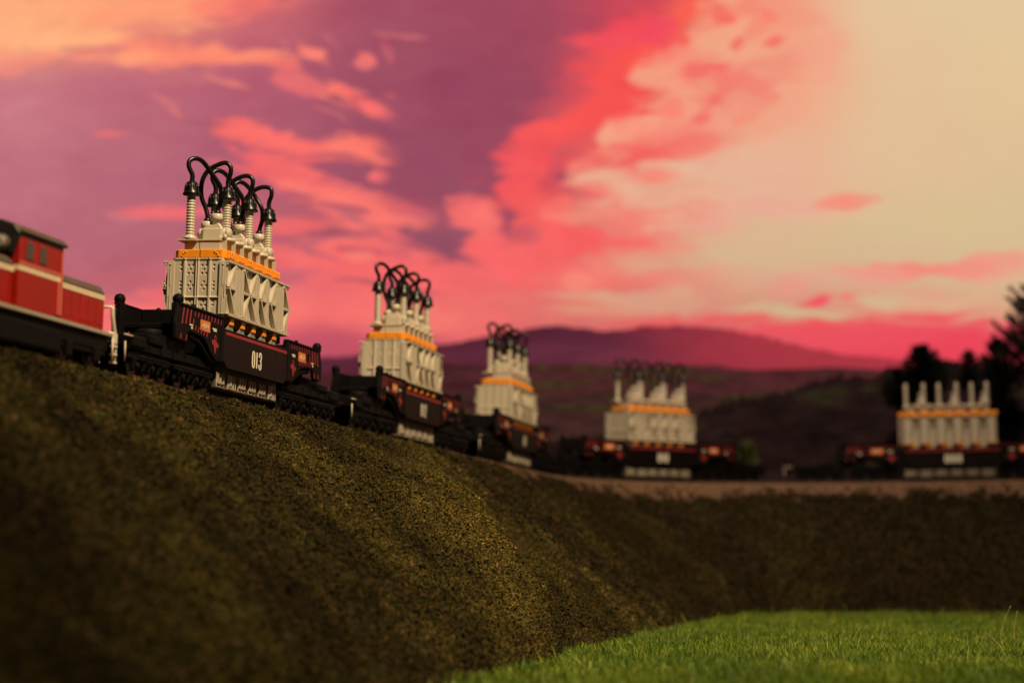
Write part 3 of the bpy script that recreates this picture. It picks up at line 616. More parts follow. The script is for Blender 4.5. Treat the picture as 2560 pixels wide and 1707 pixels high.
def blades(n, dlo, dhi, h, w, seed):
    r = np.random.default_rng(seed)
    D = r.uniform(dlo, dhi, n * 3); X = r.uniform(-2.5, 1, n * 3) + r.random(n * 3) * (0.34 * D + 7)
    s_lin = (X - X0) * math.sin(HEAD) + (D - D0) * math.cos(HEAD); o = (X - X0) * math.cos(HEAD) - (D - D0) * math.sin(HEAD)
    ok = (X < 0.32 * D + 4) & (X > -0.03 * D - 1.2)
    cx, cy = X0 + SARC * math.sin(HEAD) + RAD * math.cos(HEAD), D0 + SARC * math.cos(HEAD) - RAD * math.sin(HEAD)
    rr = np.hypot(X - cx, D - cy); far = s_lin > SARC
    side = np.where(far, np.where(X > cx, (cy + RAD) - D, RAD - rr), o)
    ok &= side > BASE_O - 0.80 - 0.25 * noise(np.stack([X, D, 0 * X], 1), 1.1, 31)
    X, D = X[ok][:n], D[ok][:n]; k = len(X)
    hh = h * r.uniform(.55, 1.25, k) * np.where(r.random(k) > .992, 1.9, 1.0) * (1 + .25 * noise(np.stack([X, D, 0 * X], 1), .9, 33)); a = r.uniform(0, 2 * PI, k)
    lean = r.normal(0, .33, (k, 2)) * hh[:, None]
    B = np.stack([X, D, np.full(k, -0.02)], 1); d = np.stack([np.cos(a), np.sin(a), 0 * a], 1) * (w * r.uniform(.6, 1.2, k))[:, None]
    mid = B + np.concatenate([lean * .35, (hh * .55)[:, None]], 1); tip = B + np.concatenate([lean, hh[:, None]], 1)
    V = np.stack([B - d * .5, B + d * .5, mid + d * .4, mid - d * .4, tip], 1).reshape(-1, 3)
    i = np.arange(k)[:, None] * 5
    V[:, 2] += lawn_z(np.repeat(X, 5))
    return V, np.concatenate([i + np.array([0, 1, 2]), i + np.array([0, 2, 3]), i + np.array([3, 2, 4])], 0)
VV, FF, nn = [], [], 0
for q in ((115000, 26, 44, .19, .022, 1), (90000, 44, 60, .2, .03, 2), (65000, 60, 82, .22, .045, 3)):
    v, f = blades(*q); VV.append(v); FF.append(f + nn); nn += len(v)
tag(np_mesh("grass", np.concatenate(VV), np.concatenate(FF), M_GRASS), kind='stuff')
M_LAWN = mat("turf_mat", (0.05, 0.085, 0.010), 0.9, 0.1, 0.3, 3.0, 0.3, 25)
tag(MB().add([(-12, 18, 0.0), (3, 18, 0.0), (3, 84, 0.0), (-12, 84, 0.0), (33, 18, -.9), (33, 84, -.9)], [(0, 1, 2, 3), (1, 4, 5, 2)]).build("lawn", M_LAWN), kind='structure')
M_STALK = mat("dry_grass_stalk", (0.26, 0.26, 0.08), 0.6, 0.3, 0.2); M_STALKD = mat("dark_grass_stalk", (0.02, 0.02, 0.008), 0.6, 0.3, 0.2)
for px, py, D, h, lean, mm, lb in ((2500, 1640, 46, .85, .28, M_STALK, "tall pale grass stalk leaning right at the right edge of the lawn"), (2535, 1652, 46, .75, .12, M_STALK, "pale grass stalk at the far right end of the lawn, standing almost upright"),
        (1628, 1660, 37, .42, -.02, M_STALKD, "single dark upright stalk near the left corner of the lawn"), (2520, 1640, 36, .55, -.35, M_STALK, "pale stalk bent left, in front of the two tall stalks at right"),
        (2200, 1620, 44, .5, .1, M_STALK, "pale stalk right of the middle of the lawn"), (2130, 1615, 44, .42, .2, M_STALK, "short pale stalk leaning right near the middle of the lawn"), (2050, 1690, 31, .5, .05, M_STALK, "blurred pale stalk at the front edge of the lawn")):
    x, z = at_depth(px, py, D)
    t = MB().tube(spline([(x, D, -.02 + float(lawn_z(x))), (x + lean * .3, D, h * .5 + float(lawn_z(x))), (x + lean, D, h + float(lawn_z(x)))], 6), [.016 * (1 - .7 * i / 12) for i in range(13)], 5)
    tag(t.build("grass_stalk", mm), lb, "grass stalk", "single stalks standing above the lawn")

# ------------------------------------------------------------------ trees
M_BARK = mat("dark_bark", (0.02, 0.014, 0.010), 0.9, 0.1, 0.3)
M_NEEDLE = mat("dark_needles", (0.012, 0.014, 0.008), 0.8, 0.15, 0.5, 3.0)
def conifer(label, px, py_top, py_base, D, spread, n_br, sweep, seed, bushy=1.0, leaf=.30):
    r = np.random.default_rng(seed)
    x, zt = at_depth(px, py_top, D); _, zb = at_depth(px, py_base, D); zb -= .6; H = zt - zb
    t = empty("conifer_tree", label, "tree", "conifers on the dark hillside"); t.location = (x, D, zb)
    MB().lathe([(.16 * H / 8, 0), (.11 * H / 8, H * .5), (.02, H * .97)], (0, 0, 0), 8).build("trunk", M_BARK, t)
    V = []; 
    for i in range(n_br):
        u = (i + r.random()) / n_br; z = H * (.06 + .92 * u); ln = spread * (1 - u) ** .75 * r.uniform(.6, 1.15) + .12; a = r.uniform(0, 2 * PI)
        d = np.array([math.cos(a), math.sin(a), sweep * r.uniform(.6, 1.3)])
        k = int(22 * bushy * max(.3, ln / 1.2))
        q = r.random(k) ** .8
        C = np.array([0, 0, z]) + d[None] * (q * ln)[:, None] + np.stack([0 * q, 0 * q, .25 * ln * q ** 2], 1) + r.normal(0, .07 + .05 * ln, (k, 3)) * (1.15 - q)[:, None]
        e = r.normal(size=(k, 3)); e /= np.linalg.norm(e, axis=1)[:, None]; f = r.normal(size=(k, 3)); f /= np.linalg.norm(f, axis=1)[:, None]
        s = leaf * r.uniform(.5, 1.2, k)[:, None]
        V.append(np.stack([C - e * s * .35, C + e * s * .35, C + (f * .4 + d[None] * .9) * s], 1).reshape(-1, 3))
    V = np.concatenate(V); F = np.arange(len(V)).reshape(-1, 3)
    np_mesh("crown", V, F, M_NEEDLE, t)
    return t
conifer("largest dark conifer with upswept branches at the right edge of the scene", 2700, 610, 1000, 98, 3.8, 480, .55, 1, 3.0, .26)
conifer("bushy dark conifer with a pointed tip above the rightmost wagon's load", 2303, 866, 990, 100, 1.5, 130, .35, 2, 4.0, .22)
conifer("slim dark spire conifer between the bushy conifer and the largest conifer", 2421, 878, 960, 100, .6, 80, .3, 3, 4, .16)
conifer("low dark conifer left of the bushy conifer on the hillside", 2243, 922, 1000, 100, .8, 80, .3, 4, 4, .18)
conifer("short dark conifer half hidden beside the largest conifer's left flank", 2490, 850, 980, 101, 1.3, 100, .4, 5, 4, .2)
bu = empty("green_bush", "soft olive green bush behind the coupling between the two rightmost wagons", "bush")
bx, bz = at_depth(1870, 1150, 95); bu.location = (bx, 95, bz - .9)
r = np.random.default_rng(5); k = 900; C = r.normal(0, 1, (k, 3)); C /= np.linalg.norm(C, axis=1)[:, None]; C *= r.uniform(.3, 1, k)[:, None]; C = C * np.array([.42, .4, .85]) + np.array([0, 0, .95])
e = r.normal(size=(k, 3)) * .1; f = r.normal(size=(k, 3)) * .1
np_mesh("foliage", np.stack([C - e, C + e, C + f], 1).reshape(-1, 3), np.arange(3 * k).reshape(-1, 3), mat("olive_leaves", (0.06, 0.065, 0.018), .7, .2, .3), bu)
MB().lathe([(.06, 0), (.04, .9)], (0, 0, 0), 7).build("stem", M_BARK, bu)

# ------------------------------------------------------------------ transformer load  (x along the train, y < 0 is the side we see, z = 0 rail)
LX, LY = 1.90, 0.66
def heightfield_end(xs):
    """ribbed and dimpled end wall, xs = -1 near end, +1 far end"""
    ny, nz = 124, 146; y = np.linspace(-.50, .50, ny); z = np.linspace(1.30, 2.545, nz); Y, Z = np.meshgrid(y, z, indexing='ij')
    h = np.zeros_like(Y)
    for c in (-.245, -.02, .02, .245):
        w = .028 if abs(c) > .1 else .017
        h += .028 * np.clip((w - np.abs(Y - c)) / .008, 0, 1)
    h = np.maximum(h, .02 * np.clip((np.abs(Y) - .40) / .008, 0, 1) * 0)
    pipe = np.clip(1 - ((Z - 1.80) / .016) ** 2, 0, 1) ** .5; h = np.maximum(h, .03 * pipe * (np.abs(Y) < .43))
    h += .014 * np.clip((Z - 2.50) / .01, 0, 1)
    def dim(cy, cz, r=.021):
        d = np.hypot(Y - cy, Z - cz); return -.030 * np.clip(1 - (d / r) ** 2, 0, 1) ** .5
    dl = np.zeros_like(Y)
    for sgn in (-1, 1):
        cy = .132 * sgn
        for a, b in ((-.04, 2.40), (.04, 2.40), (0, 2.325), (-.04, 2.25), (.04, 2.25), (0, 2.09), (-.045, 2.02), (.045, 2.02), (0, 1.95), (0, 1.72), (-.04, 1.65), (.04, 1.65), (0, 1.58)): dl += dim(cy + a, b)
        for b in (2.40, 2.325, 2.09, 2.02, 1.95, 1.72, 1.65): dl += dim(.325 * sgn, b)
    h += dl
    rnd = .07 * (1 - np.sqrt(np.clip(1 - (np.clip(np.abs(Y) - .40, 0, .1) / .1) ** 2, 0, 1)))
    X = xs * (1.84 + h - rnd)
    V = np.stack([X, Y, Z], -1).reshape(-1, 3); F = grid_faces(ny, nz)
    return V, (F[:, ::-1] if xs < 0 else F)

def make_transformer(plain=False):
    """plain: the load at the tail of the train, whose cooling panels are narrow rounded columns"""
    LX = 2.02 if plain else 1.88
    t = empty("power_transformer", "", "transformer", "transformer loads carried in the black wagons")
    # tank: two worked end walls plus plain sides
    Va, Fa = heightfield_end(-1); Vb, Fb = heightfield_end(1)
    tank = MB(); tank.add(Va, Fa.tolist(), 0, True); tank.add(Vb, Fb.tolist(), 0, True)
    tw = .26 if plain else .462; tank.box(-1.70, 1.70, -tw, tw, 1.31, 2.545, b=.01); tank.box(-1.72, -1.9, -.40, .40, 1.28, 1.31)
    tank.build("tank", M_TANK, t)
    # six trussed cooling panels on each flank
    W = 2 * LX / 6
    kinds = "LRLLLR"
    for side in (-1, 1):
        for k in range(6):
            u0 = -LX + k * W; u1 = u0 + W - .022; yo = side * LY; yi = side * (LY - .085); m = MB()
            if plain:
                u0 += .07; u1 -= .07
                c_ = (u0 + u1) / 2; m.prism([(c_ + .225 * math.cos(w), side * (.36 + .30 * math.sin(w))) for w in [PI * i / 14 for i in range(15)]], 1.48, 2.48, plane='xy')
                m.box(c_ - .012, c_ + .012, side * .5, side * (LY + .012), 1.55, 2.40, b=.004)
                m.box(u0 + .03, u1 - .03, side * .42, side * (LY + .004), 1.44, 1.474, m=1, b=.004)
                m.build("cooling_panel", [M_TANK, M_ORANGE], t); continue
            m.box(u0, u1, side * .44, yi, 1.48, 2.48, b=.008)
            L = kinds[k] == 'L'
            post = (u0 + .36, u0 + .47) if L else (u0 + .13, u0 + .24)
            a, b_ = (u0 + .02, post[0]) if L else (u1 - .02, post[1])
            d = .085; yc = side * (LY - d / 2)
            m.box(u0, u1, yi, yo, 2.445, 2.485, b=.008); m.box(u0, u1, yi, yo, 1.475, 1.505, b=.008)
            m.box(post[0], post[1], yi, side * (LY - .012), 1.505, 2.445, b=.006)
            m.bar((a, yc, 1.985), (b_, yc, 2.44), .05, d - .006); m.bar((a, yc, 1.975), (b_, yc, 1.51), .05, d - .006)
            m.box(min(a, b_), max(a, b_), yi, side * (LY - .004), 1.955, 2.005, b=.006)
            # plain strip beside the truss with slots
            q0, q1 = (post[1] + .02, u1 - .01) if L else (u0 + .01, post[0] - .02)
            if q1 - q0 > .03: m.box(q0, q1, yi, side * (LY - .03), 1.51, 2.44, b=.005)
            for c, z0, z1 in (((post[0] + post[1]) / 2, 2.02, 2.33), ((post[0] + post[1]) / 2, 1.56, 1.9)):
                m.box(c - .011, c + .011, side * (LY - .012), side * (LY - .002), z0, z1, b=.003)
            m.dome(((post[0] + post[1]) / 2, side * (LY - .012), 2.39), .02); m.dome(((post[0] + post[1]) / 2, side * (LY - .012), 1.53), .018)
            # foot plate
            m.box(u0 + .015, u1 - .015, side * .40, side * (LY + .004), 1.452, 1.474, b=.004)
            if k in (0, 5):                                   # slotted end of the bank of panels
                xs = -1 if k == 0 else 1; xe = u0 if k == 0 else u1
                for yy, z0, z1 in ((.515, 2.02, 2.36), (.605, 2.02, 2.36), (.56, 1.80, 2.08), (.515, 1.52, 1.84), (.605, 1.52, 1.84)):
                    m.box(xe - .002 * xs, xe + xs * .010, side * (yy - .008), side * (yy + .008), z0, z1, b=.003)
                for yy in (.515, .605):
                    for zz in (2.42, 1.495): m.dome((xe + xs * .002, side * yy, zz), .018)
            m.build("cooling_panel", M_TANK, t)
    # orange collar with rivets
    c = MB(); ch = .07
    for (h0, h1, ex) in ((2.56, 2.72, 0.0),):
        A, Bq = 1.72, (.40 if plain else .50)
        pts = [(-A, -Bq + ch), (-A + ch, -Bq), (A - ch, -Bq), (A, -Bq + ch), (A, Bq - ch), (A - ch, Bq), (-A + ch, Bq), (-A, Bq - ch)]
        c.prism(pts, h0, h1, plane='xy', b=.012)
    for side in (-1, 1):
        for k in range(6):
            x = (-1.66 + k * .673) if plain else (-1.40 + k * .56)
            if plain: c.box(x - .24, x + .20, side * .39, side * .58, 2.545, 2.735, b=.03); continue
            c.box(x - .20, x + .14, side * .492, side * .530, 2.568, 2.712, b=.012)
            for dx in (-.15, -.075, 0.0, .085):
                for zz in (2.60, 2.68): c.dome((x + dx, side * .530, zz), .021, n=8, k=5)
            c.dome((x - .11, side * .532, 2.64), .024, n=8, k=5); c.dome((x + .04, side * .532, 2.64), .024, n=8, k=5)
        for e in (-1, 1) if not plain else ():
            for yy, zz in ((.29, 2.675), (.36, 2.60), (.33, 2.645)): c.dome((e * 1.722, side * yy, zz), .019, n=8, k=5)
    c.box(-1.724, -1.712, -.006, .006, 2.562, 2.718, m=1)
    c.build("collar", [M_ORANGE, M_BLACK], t)
    MB().box(-1.66, 1.66, -.45, .45, 2.50, 2.57).build("neck", M_TANK, t)
    # deck with fins, half round pedestals and flange
    d = MB(); d.box(-1.60, 1.60, -.34, .36, 2.715, 2.90, b=.008)
    d.prism([(-1.60, .10), (-1.72, .10), (-1.72, .47), (-1.30, .47), (-1.30, .36), (-1.60, .36)], 2.895, 2.925, plane='xy')
    d.box(-1.62, 1.62, -.36, .38, 2.90, 2.932, b=.006)
    d.box(-1.606, -1.598, .055, .061, 2.73, 2.89, m=1)
    for yy, zz in ((.30, 2.87), (.33, 2.85), (.30, 2.74), (.33, 2.74)): d.dome((-1.602, yy, zz), .012, n=8, k=4)
    for k in range(7):
        x = -1.50 + k * .50
        d.box(x - .016, x + .016, -.44, -.33, 2.72, 2.97, b=.004)
    for k in range(6):
        x = -1.25 + k * .50
        d.lathe([(.11, 2.715), (.11, 2.90), (.17, 2.925), (.18, 2.95), (.16, 2.985), (.10, 3.01)], (x, -.33, 0), 20)
        d.lathe([(.05, -.03), (.058, .0), (.05, .03)], (x - .25, -.40, 2.985), 12, 'y')
    d.build("deck", [M_TANK, M_BLACK], t)
    # insulators with caps
    def insul(x, y, z0):
        z1 = 3.80; n = 14; p = [(.13, z0), (.13, z0 + .03), (.085, z0 + .07)]
        h = (z1 - z0 - .10) / n
        for i in range(n):
            zb = z0 + .09 + i * h
            p += [(.068, zb), (.083, zb + h * .25), (.086, zb + h * .5), (.083, zb + h * .75), (.068, zb + h * .98)]
        p += [(.07, z1), (.072, z1 + .06)]
        o = MB().lathe(p, (x, y, 0), 18).build("insulator", M_CERAMIC, t)
        if plain:
            MB().lathe([(.075, 3.84), (.06, 3.88), (.02, 3.90)], (x, y, 0), 14).build('tip', M_CERAMIC, o); return
        cp = MB(); cp.lathe([(.10, 3.77), (.160, 3.77), (.170, 3.787), (.160, 3.815), (.140, 3.85), (.124, 3.93), (.112, 3.985), (.092, 4.02), (.055, 4.03), (.046, 4.07)], (x, y, 0), 20)
        for q in range(10):
            w = 2 * PI * q / 10; cx, cy = x + .124 * math.cos(w), y + .124 * math.sin(w)
            cp.tube([(cx + .012 * math.cos(w), cy + .012 * math.sin(w), 3.85), (cx, cy, 3.93), (cx - .02 * math.cos(w), cy - .02 * math.sin(w), 3.99)], .013, 6)
        cp.build("cap", M_CABLE, o)
    FAR = [(-1.60, .26), (-.27, .26), (1.06, .26)]; NEAR = [(-.98, -.24), (.35, -.24), (1.68 - .12, -.24)]
    for x, y in FAR: insul(x, y, 2.93)
    for x, y in NEAR: insul(x, y, 3.0)
    # turrets, bushings and cables
    ST = [(-1.02, -.02), (.31, -.02), (1.52, -.02)]
    for i, (bx, by) in enumerate(ST):
        tu = MB(); tu.box(bx - .15, bx + .15, by - .20, by + .20, 2.93, 3.22, b=.03)
        tu.prism([(-.20 + by, 3.20), (.20 + by, 3.20), (.10 + by, 3.28), (-.02 + by, 3.27), (-.11 + by, 3.32)], bx - .13, bx + .13, plane='yz', b=.015)
        for e in (-1, 1):
            tu.lathe([(.085, 0), (.105, .02), (.11, .06), (.09, .10), (.05, .12)], (bx, by + e * .21 if e > 0 else by - .21 - .12, 3.12), 14, 'y')
            tu.lathe([(.12, -.02), (.125, .0), (.12, .02)], (bx, by + e * .21, 3.12), 14, 'y')
        tu.lathe([(.05, -.05), (.058, -.04), (.05, .05)], (bx - .16, by - .19, 3.0), 10, 'x')
        tu.build("turret", M_TANK, t)
        for (dx, yy, zt) in ((0, by - .04, 3.50), (.04, by + .17, 3.36)):
            b = MB(); b.lathe([(.085, 3.18), (.085, zt - .13), (.112, zt - .12), (.118, zt - .08), (.116, zt - .02), (.10, zt), (.05, zt + .005)], (bx + dx, yy, 0), 18)
            bo = b.build("bushing", M_CERAMIC, t)
            if not plain: MB().lathe([(.066, zt), (.070, zt + .02), (.062, zt + .06), (.045, zt + .07)], (bx + dx, yy, 0), 14).build("collar_ring", M_CABLE, bo)
        if plain: continue
        (fx, fy), (nx, ny) = FAR[i], NEAR[i]
        w = .012 * ((i * 7) % 3 - 1)
        # far insulator -> near bushing
        ex, ey, ez = bx, by - .04, 3.53
        P = [(fx, fy, 4.02), (fx + .0, fy + .0, 4.16), (fx - .03, fy + .06, 4.31), (fx - .01, fy + .06, 4.44 + w), (fx + .08, fy - .02, 4.50 + w), (fx + .22, fy - .12, 4.45), (fx + .38, fy - .24, 4.26), (ex - .06, ey - .06, 4.02), (ex + .0, ey - .06, 3.80), (ex, ey - .02, 3.64), (ex, ey, ez)]
        MB().tube(spline(P, 8), .045, 12).build("cable", M_CABLE, t)
        ex, ey, ez = bx + .04, by + .17, 3.39
        P = [(nx, ny, 4.02), (nx, ny + .0, 4.16), (nx - .02, ny - .05, 4.30), (nx - .02, ny - .04, 4.42), (nx - .03, ny + .05, 4.48 - w), (nx - .06, ny + .20, 4.45), (ex - .08, ey - .0, 4.33), (ex - .10, ey + .10, 4.12), (ex - .05, ey + .12, 3.85), (ex, ey + .04, 3.62), (ex, ey, 3.48), (ex, ey, ez)]
        MB().tube(spline(P, 8), .045, 12).build("cable", M_CABLE, t)
    # orange clamps that seat the tank on the beams
    for side in (-1, 1):
        for x in (-1.52, -.87, -.22, .43, 1.08):
            b = MB(); b.box(x - .11, x + .11, side * .44, side * .61, 1.30, 1.452, 0, .012)
            b.prism([(x - .10, 1.301), (x + .10, 1.301), (x + .17, 1.19), (x - .17, 1.19)], side * .44, side * .585, m=1)
            b.build("clamp", [M_ORANGE, M_SEAT], t)
    # lower tank hanging between the beams, with its moulded skirt
    lo = MB(); lo.box(-1.86, 1.84, -.43, .43, .12, 1.32, b=.01); lo.build("lower_tank", mat("shaded_lower_tank", (0.075, 0.062, 0.052), .55, .4, .08), t)  # shade below the beams put into this part's darker colour
    for side in (-1, 1):
        for k in range(6):
            u0 = -1.84 + k * .62; m = MB(); yi, yo = side * .431, side * .456
            m.box(u0, u0 + .42, yi, yo, .13, .41, b=.012)
            if k in (1, 5):
                m.box(u0 + .05, u0 + .17, yo - side * .002, yo + side * .014, .33, .37, b=.004); m.prism([(u0 + .08, .20), (u0 + .24, .20), (u0 + .16, .30)], yo - side * .002, yo + side * .02)
                m.lathe([(.09, 0), (.10, .012), (.09, .03)], (u0 + .36, yo if side < 0 else yo - .0, .27), 14, 'y'); m.box(u0 + .05, u0 + .2, yo - side * .002, yo + side * .016, .145, .17, b=.004)
                m.box(u0 + .3, u0 + .34, yo - side * .002, yo + side * .014, .14, .40, b=.004); m.box(u0 + .42, u0 + .455, yo - side * .002, yo + side * .014, .14, .40, b=.004)
            else:
                for a in (.02, .17, .32):
                    m.prism([(u0 + a + .03, .40), (u0 + a + .05, .40), (u0 + a + .09, .20), (u0 + a - .01, .20)], yo - side * .002, yo + side * .018, b=.005)
                for a in (.04, .23): m.box(u0 + a, u0 + a + .14, yo - side * .002, yo + side * .002, .155, .19, m=1)
            m.build("skirt_panel", [M_SKIRT, M_BLACK], t)
    return t

# ------------------------------------------------------------------ wagon
GY = 0.60                                       # outer face of the side beams
def glyphs(m, text, x0, zb, w, h, gap, y, th, mi=0, thin=False):
    """condensed stencil figures as flat raised strokes on the seen side"""
    S = {'0': [[(.5, 1), (.88, .93), (1, .75), (1, .25), (.88, .07), (.5, 0), (.12, .07), (0, .25), (0, .75), (.12, .93), (.5, 1)]],
         '1': [[(.5, 0), (.5, 1)]],
         '2': [[(0, .72), (.04, .88), (.3, 1), (.7, 1), (.96, .88), (1, .7), (.9, .52), (.1, .14), (0, 0)], [(0, 0.03), (1, 0.03)]],
         '3': [[(0, .74), (.06, .9), (.3, 1), (.7, 1), (.95, .9), (1, .74), (.9, .58), (.55, .52), (.9, .46), (1, .28), (.95, .1), (.7, 0), (.3, 0), (.06, .1), (0, .28)]],
         '8': [[(.5, 1), (.88, .93), (.95, .76), (.8, .58), (.5, .52), (.2, .58), (.05, .76), (.12, .93), (.5, 1)], [(.5, .52), (.9, .42), (1, .24), (.85, .06), (.5, 0), (.15, .06), (0, .24), (.1, .42), (.5, .52)]]}
    x = x0
    for ch in text:
        ww = w * (.25 if ch == '1' else 1)
        for st in S[ch]:
            P = [(x + a * ww, zb + b * h) for a, b in st]
            n = len(P); Lf, Rt = [], []
            for i, p in enumerate(P):
                closed = P[0] == P[-1]
                a = P[i - 1] if i else (P[-2] if closed else p); b = P[i + 1] if i < n - 1 else (P[1] if closed else p)
                dx, dz = b[0] - a[0], b[1] - a[1]; l = math.hypot(dx, dz) or 1; e = 1.0
                Lf.append((p[0] - dz / l * th[0] / 2, p[1] + dx / l * th[1] / 2)); Rt.append((p[0] + dz / l * th[0] / 2, p[1] - dx / l * th[1] / 2))
            vs = [(a, y, b) for a, b in Lf] + [(a, y, b) for a, b in Rt]
            m.add(vs, [(i, i + 1, n + i + 1, n + i) for i in range(n - 1)], mi)
        x += ww + gap
    return m

def arm_outline(sx):
    """goose-neck arm from the side beam out over the bogies, sx = -1 near end, 1 far end"""
    P = [(1.95, 1.44), (4.30, 1.44), (4.36, 1.36), (4.46, 1.10), (4.44, .82), (4.02, .80), (3.86, .86), (3.80, 1.00), (3.5, 1.0), (3.05, .97), (2.85, .90), (2.62, .74), (2.36, .64), (1.95, .60)]
    return [(sx * a, b) for a, b in P]

def make_wagon():
    t = empty("heavy_wagon", "", "railway wagon", "black heavy load wagons of the train")
    for side in (-1, 1):
        b = MB(); yi = side * (GY - .10); yo = side * GY
        b.prism([(-1.93, 1.24), (1.95, 1.24), (1.95, .62), (1.80, .55), (-1.72, .55), (-1.93, .66)], yi, yo, b=.012)
        b.box(-1.90, 1.92, side * .44, yo + side * .01, 1.225, 1.255, b=.006); b.box(-1.70, 1.78, yi, yo + side * .012, .545, .565, b=.004)
        bo = b.build("side_beam", M_MAROON, t)
        if side < 0:
            MB().box(-1.82, 1.93, yo - .004, yo + .02, 1.155, 1.212).build("red_stripe", M_RED, bo)
    for sx in (-1, 1):
        for side in (-1, 1):
            yo = side * (GY - .005); a = MB()
            a.prism(arm_outline(sx), side * (GY - .07), yo, b=.010)
            a.bar((sx * 1.95, side * (GY - .03), 1.445), (sx * 4.30, side * (GY - .03), 1.445), .035, .10)
            a.lathe([(.02, 1.40), (.07, 1.42), (.10, 1.50), (.10, 1.55), (.07, 1.60), (.02, 1.62)], (sx * 4.24, side * (GY - .06), 0), 12)
            a.box(sx * 4.12, sx * 4.36, side * (GY - .14), side * (GY - .02), .80, 1.46, b=.02)
            a.box(sx * 1.96, sx * 2.10, side * (GY - .10), side * (GY + .012), .62, 1.44, b=.02)
            # curved underside strut
            a.tube(spline([(sx * 3.72, side * (GY - .10), .96), (sx * 3.1, side * (GY - .10), .88), (sx * 2.7, side * (GY - .10), .72), (sx * 2.3, side * (GY - .10), .58)], 6), .055, 8)
            ao = a.build("gooseneck_arm", M_BLACK, t)
            if side < 0:
                y = yo - .004; s = MB()
                sl_ = -sx
                def stripe(x0, z0, z1, w=.06, k=.28, hi=None):
                    dx = (z1 - z0) * k * (1 if sx < 0 else -1) * 1.0
                    s.add([(x0 - w / 2, y, z0), (x0 + w / 2, y, z0), (x0 + w / 2 + dx, y, z1), (x0 - w / 2 + dx, y, z1)], [(0, 1, 2, 3)])
                # top row, end group, bottom row of hazard strokes
                for k in range(9): stripe(sx * (2.12 + .175 * k), 1.30, 1.40, .05)
                for k in range(3): stripe(sx * (3.78 + .19 * k), 1.14 - .02 * k, 1.40, .065)
                stripe(sx * 3.62, 1.05, 1.26, .055)
                for k in range(5): stripe(sx * (2.86 + .155 * k), 1.0 + .012 * k, 1.10 + .01 * k, .05)
                for k in range(2): stripe(sx * (3.93 + .28 * k), .83, .93, .05)
                s.build("hazard_stripes", M_STRIPE, ao)
                x0, x1 = (-3.22, -2.70) if sx < 0 else (2.74, 3.26)
                pl = MB(); pl.add([(x0, y, 1.09), (x1, y, 1.09), (x1, y, 1.285), (x0, y, 1.285)], [(0, 1, 2, 3)])
                # small white capitals on the notice
                w = .060; zb, zt = 1.155, 1.222; yy = y - .004
                def st(p, q, th=.02):
                    dx, dz = q[0] - p[0], q[1] - p[1]; l = math.hypot(dx, dz); ex, ez = -dz / l * th / 2, dx / l * th / 2
                    pl.add([(p[0] - ex, yy, p[1] - ez), (q[0] - ex, yy, q[1] - ez), (q[0] + ex, yy, q[1] + ez), (p[0] + ex, yy, p[1] + ez)], [(0, 1, 2, 3)], 1)
                X = x0 + .10
                for (p, q) in (((0, 0), (0, 1)), ((0, 1), (1, 0)), ((1, 0), (1, 1))): st((X + p[0] * w, zb + p[1] * (zt - zb)), (X + q[0] * w, zb + q[1] * (zt - zb)))
                X += .09
                for (p, q) in (((0, 0), (0, 1)), ((0, 0), (1, 0)), ((0, .5), (.8, .5)), ((0, 1), (1, 1))): st((X + p[0] * w, zb + p[1] * (zt - zb)), (X + q[0] * w, zb + q[1] * (zt - zb)))
                X += .09
                for (p, q) in (((0, 0), (0, 1)), ((0, 1), (1, .8)), ((1, .8), (0, .5)), ((.3, .5), (1, 0))): st((X + p[0] * w, zb + p[1] * (zt - zb)), (X + q[0] * w, zb + q[1] * (zt - zb)))
                X += .09
                for (p, q) in (((0, 1), (.5, 0)), ((.5, 0), (1, 1))): st((X + p[0] * w, zb + p[1] * (zt - zb)), (X + q[0] * w, zb + q[1] * (zt - zb)))
                pl.build("notice_plate", [M_PLATE, M_WHITE], ao)
                # red emblem: a notched four armed leaf with a pointed foot and a small loop above
                ex = -2.40 if sx < 0 else 2.40; ez = .93; em = MB(); q = .215
                pts = [(-.5, .28), (-.22, .22), (-.1, .36), (0, .26), (.1, .34), (.2, .12), (.5, .02), (.46, -.32), (.2, -.28), (.16, -.55), (0, -.92), (-.14, -.5), (-.16, -.2), (-.44, -.1)]
                em.add([(ex + a * .38, y, ez + b * q) for a, b in pts], [tuple(range(len(pts)))])
                for a, b, c, d in ((-.12, .36, -.04, .72), (.04, .72, .14, .34)):
                    em.add([(ex + (a - .05) * .38, y, ez + b * q), (ex + (a + .05) * .38, y, ez + b * q), (ex + (c + .05) * .38, y, ez + d * q), (ex + (c - .05) * .38, y, ez + d * q)], [(0, 1, 2, 3)])
                em.build("emblem", M_RED, ao)
                ca = MB(); cx = -2.56 if sx < 0 else 2.30
                for i, (w_, zz) in enumerate(((.22, 1.175), (.17, 1.145))): ca.add([(cx + i * .04, y, zz), (cx + .22, y, zz), (cx + .22, y, zz + .024), (cx + i * .04, y, zz + .024)], [(0, 1, 2, 3)])
                cx = sx * 3.72 - .06
                ca.add([(cx, y - .003, 1.115), (cx + .16, y - .003, 1.115), (cx + .16, y - .003, 1.14), (cx, y - .003, 1.14)], [(0, 1, 2, 3)]); ca.add([(cx + .08, y - .003, 1.06), (cx + .15, y - .003, 1.06), (cx + .15, y - .003, 1.10), (cx + .08, y - .003, 1.10)], [(0, 1, 2, 3)])
                ca.build("caption", M_WHITE, ao)
        cb = MB(); cb.box(sx * 3.0, sx * 3.25, -.535, .535, .95, 1.46, b=.03); cb.box(sx * 3.2, sx * 4.1, -.535, .535, 1.02, 1.12, b=.02); cb.box(sx * 2.0, sx * 2.25, -.50, .50, .75, 1.30, b=.02)
        for yy in (-.2, .25): cb.dome((sx * 3.1, yy, 1.455), .05)
